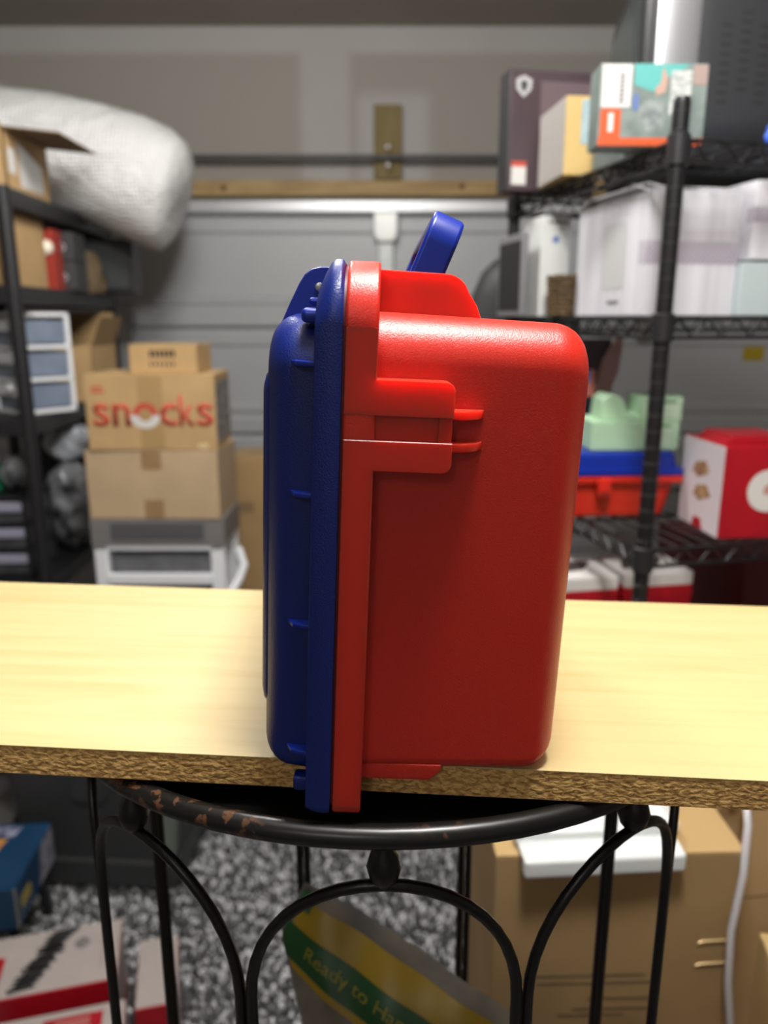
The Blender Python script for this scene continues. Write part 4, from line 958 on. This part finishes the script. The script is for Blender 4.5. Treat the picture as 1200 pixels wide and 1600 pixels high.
# left: blue game box, black bin, red and white boxes
t = thing('blue_board_game', 'blue board game box with yellow label on a dark stool', 'box', (-1.025, 1.735, 0.183), 4)
G().box(-0.16, 0.11, -0.145, 0.115, 0, 0.115, 0.002).build('body', mat('deep_blue_card', (0.012, 0.055, 0.13), 0.35, var=0.2, scale=8), t)
G().prism(rrect(-0.115, -0.055, 0.034, 0.066, 0.004, 3), 'x', 0.110, 0.1107).build('yellow_label', mat('dull_yellow_print', (0.36, 0.29, 0.06), 0.5), t)
G().prism([(0.0, 0.005), (0.112, 0.005), (0.112, 0.11), (0.03, 0.11)], 'x', 0.110, 0.1106).build('pale_picture', mat('grey_lilac_print', (0.33, 0.33, 0.38), 0.5, col2=(0.10, 0.10, 0.13), scale=40), t)
G().prism([(-0.15, -0.05), (-0.02, -0.08), (0.01, 0.0), (0.02, 0.05), (-0.15, 0.06)], 'z', 0.115, 0.1157).build('orange_picture', mat('orange_yellow_print', (0.55, 0.28, 0.05), 0.5, col2=(0.48, 0.10, 0.04), scale=22), t)
G().prism([(-0.15, 0.07), (0.03, 0.06), (0.04, 0.10), (-0.15, 0.105)], 'z', 0.115, 0.1159).build('pale_lettering', mat('pale_blue_print', (0.40, 0.42, 0.55), 0.5, col2=(0.05, 0.06, 0.13), scale=50), t)
G().box(0.1085, 0.1112, -0.1462, -0.140, 0.001, 0.114).build('worn_corner', mat('worn_card', (0.26, 0.24, 0.19), 0.8), t)
t = thing('dark_stool', 'low dark stool under the blue board game box', 'stool', (-1.045, 1.725, 0.037), 4)
G().prism(rrect(-0.15, 0.12, -0.13, 0.105, 0.03, 4), 'z', 0.125, 0.145, 0.004).build('seat', M_BPLAS, t)
for x in (-0.12, 0.10):
    for y in (-0.10, 0.08): G().tube([(x*1.1, y*1.1, 0.0), (x, y, 0.125)], 0.014, 8).build('leg', M_BPLAS, t)
def bin_():
    t = thing('black_tote', 'large black plastic tote on the rug beside the board game', 'tote', (-0.815, 2.075, 0.036), -4)
    def sec(z, w, d, r): return [(a, b, z) for a, b in rrect(-w/2, w/2, -d/2, d/2, r, 5)]
    G().rings([sec(0, 0.44, 0.30, 0.04), sec(0.01, 0.46, 0.32, 0.045), sec(0.09, 0.475, 0.33, 0.045), sec(0.10, 0.455, 0.315, 0.045), sec(0.44, 0.53, 0.37, 0.05)]).build('tub', M_DGREY, t)
    G().prism(rrect(-0.28, 0.28, -0.20, 0.20, 0.05, 5), 'z', 0.44, 0.47, 0.006).build('rim', M_BPLAS, t)
    G().prism(rrect(-0.05, 0.05, 0.30, 0.40, 0.02, 4), 'y', -0.186, -0.172, 0.003).build('grip', M_DGREY, t)
    G().prism([(0.205, 0.14), (0.235, 0.14), (0.255, 0.37), (0.205, 0.37)], 'y', -0.181, -0.155).build('grey_green_sticker', mat('grey_green_label', (0.16, 0.20, 0.17), 0.5), t)
bin_()
t = thing('metal_pole', 'grey metal pole standing behind the blue board game box', 'pole', (-1.215, 2.30, 0.0))
G().tube([(0, 0, 0.0), (0, 0, 0.78)], 0.012, 10).build('tube', mat('grey_paint', (0.14, 0.15, 0.16), 0.4, 0.3), t)
G().lathe([(0.05, 0), (0.045, 0.012), (0.014, 0.02)], 16).build('foot', M_BPLAS, t)
# sweepings of red and white boxes at the front left
def rw(label, loc, rz, size, front_red, cover):
    sx, sy, sz = size; t = thing('cookware_box', label, 'box', loc, rz, 'red and white boxes on the rug')
    G().box(-sx/2, sx/2, -sy/2, sy/2, 0, sz, 0.0015).build('body', M_REDCARD, t)
    G().box(-sx/2+.001, sx/2-.001, -sy/2+.004, sy/2-.001, sz, sz+.0006).build('white_top', mat('offwhite_card', (0.44, 0.39, 0.37), 0.5, var=0.06), t)
    G().box(sx/2, sx/2+.0006, -sy/2+.001, sy/2-.001, 0.04, sz-.001).build('white_end', mat('offwhite_card', (0.5, 0.45, 0.43)), t)
    for (x0, x1, y0, y1) in cover: G().box(x0, x1, y0, y1, sz, sz+.0011).build('red_label', M_REDCARD, t)
    return t
t = rw('red and white box with black marker scribble on its lid', (-0.765, 1.46, 0.036), 14, (0.30, 0.185, 0.19), True, ((-0.148, -0.10, -0.055, 0.03),))
rnd = random.Random(11)
sc = []
for k in range(15):
    y = -0.075+k*0.011; c_ = -0.055+k*0.0052; sc.append((c_-0.022+rnd.uniform(-.004, .004), y)); sc.append((c_+0.030+rnd.uniform(-.006, .006), y+0.006))
G().tube([(x, y, 0.1910) for x, y in sc], 0.0060, 5).build('marker_scribble', M_INK, t)
G().lathe([(0.017, 0.19), (0.017, 0.1912)], 20, Matrix.Translation((0.065, 0.035, 0))).build('grey_roundel', mat('grey_roundel_print', (0.10, 0.10, 0.09), 0.6, col2=(0.3, 0.28, 0.26), scale=140), t)
for k in range(4): G().box(0.108+k*0.006, 0.110+k*0.006, -0.05, 0.06, 0.19, 0.1909).build('fine_print', mat('pink_grey_print', (0.36, 0.28, 0.27), 0.6), t)
t = rw('red and white box with red label before the scribbled box', (-0.675, 1.275, 0.036), 14, (0.26, 0.14, 0.17), False, ((-0.035, 0.085, 0.012, 0.052),))
for k in range(2): G().box(-0.01, 0.06, 0.024+k*0.012, 0.029+k*0.012, 0.17, 0.1714).build('fine_print', mat('pale_red_mark', (0.5, 0.25, 0.22)), t)
G().prism([(0.0, -0.055), (0.035, -0.055), (0.042, -0.025), (0.022, 0.0), (0.0, -0.02)], 'z', 0.17, 0.1712).build('orange_picture', mat('amber_print', (0.42, 0.20, 0.04), 0.5, var=0.4, scale=60), t)
t = rw('plain red and white box showing its end past the scribbled box', (-0.525, 1.47, 0.036), 14, (0.09, 0.20, 0.15), False, ())
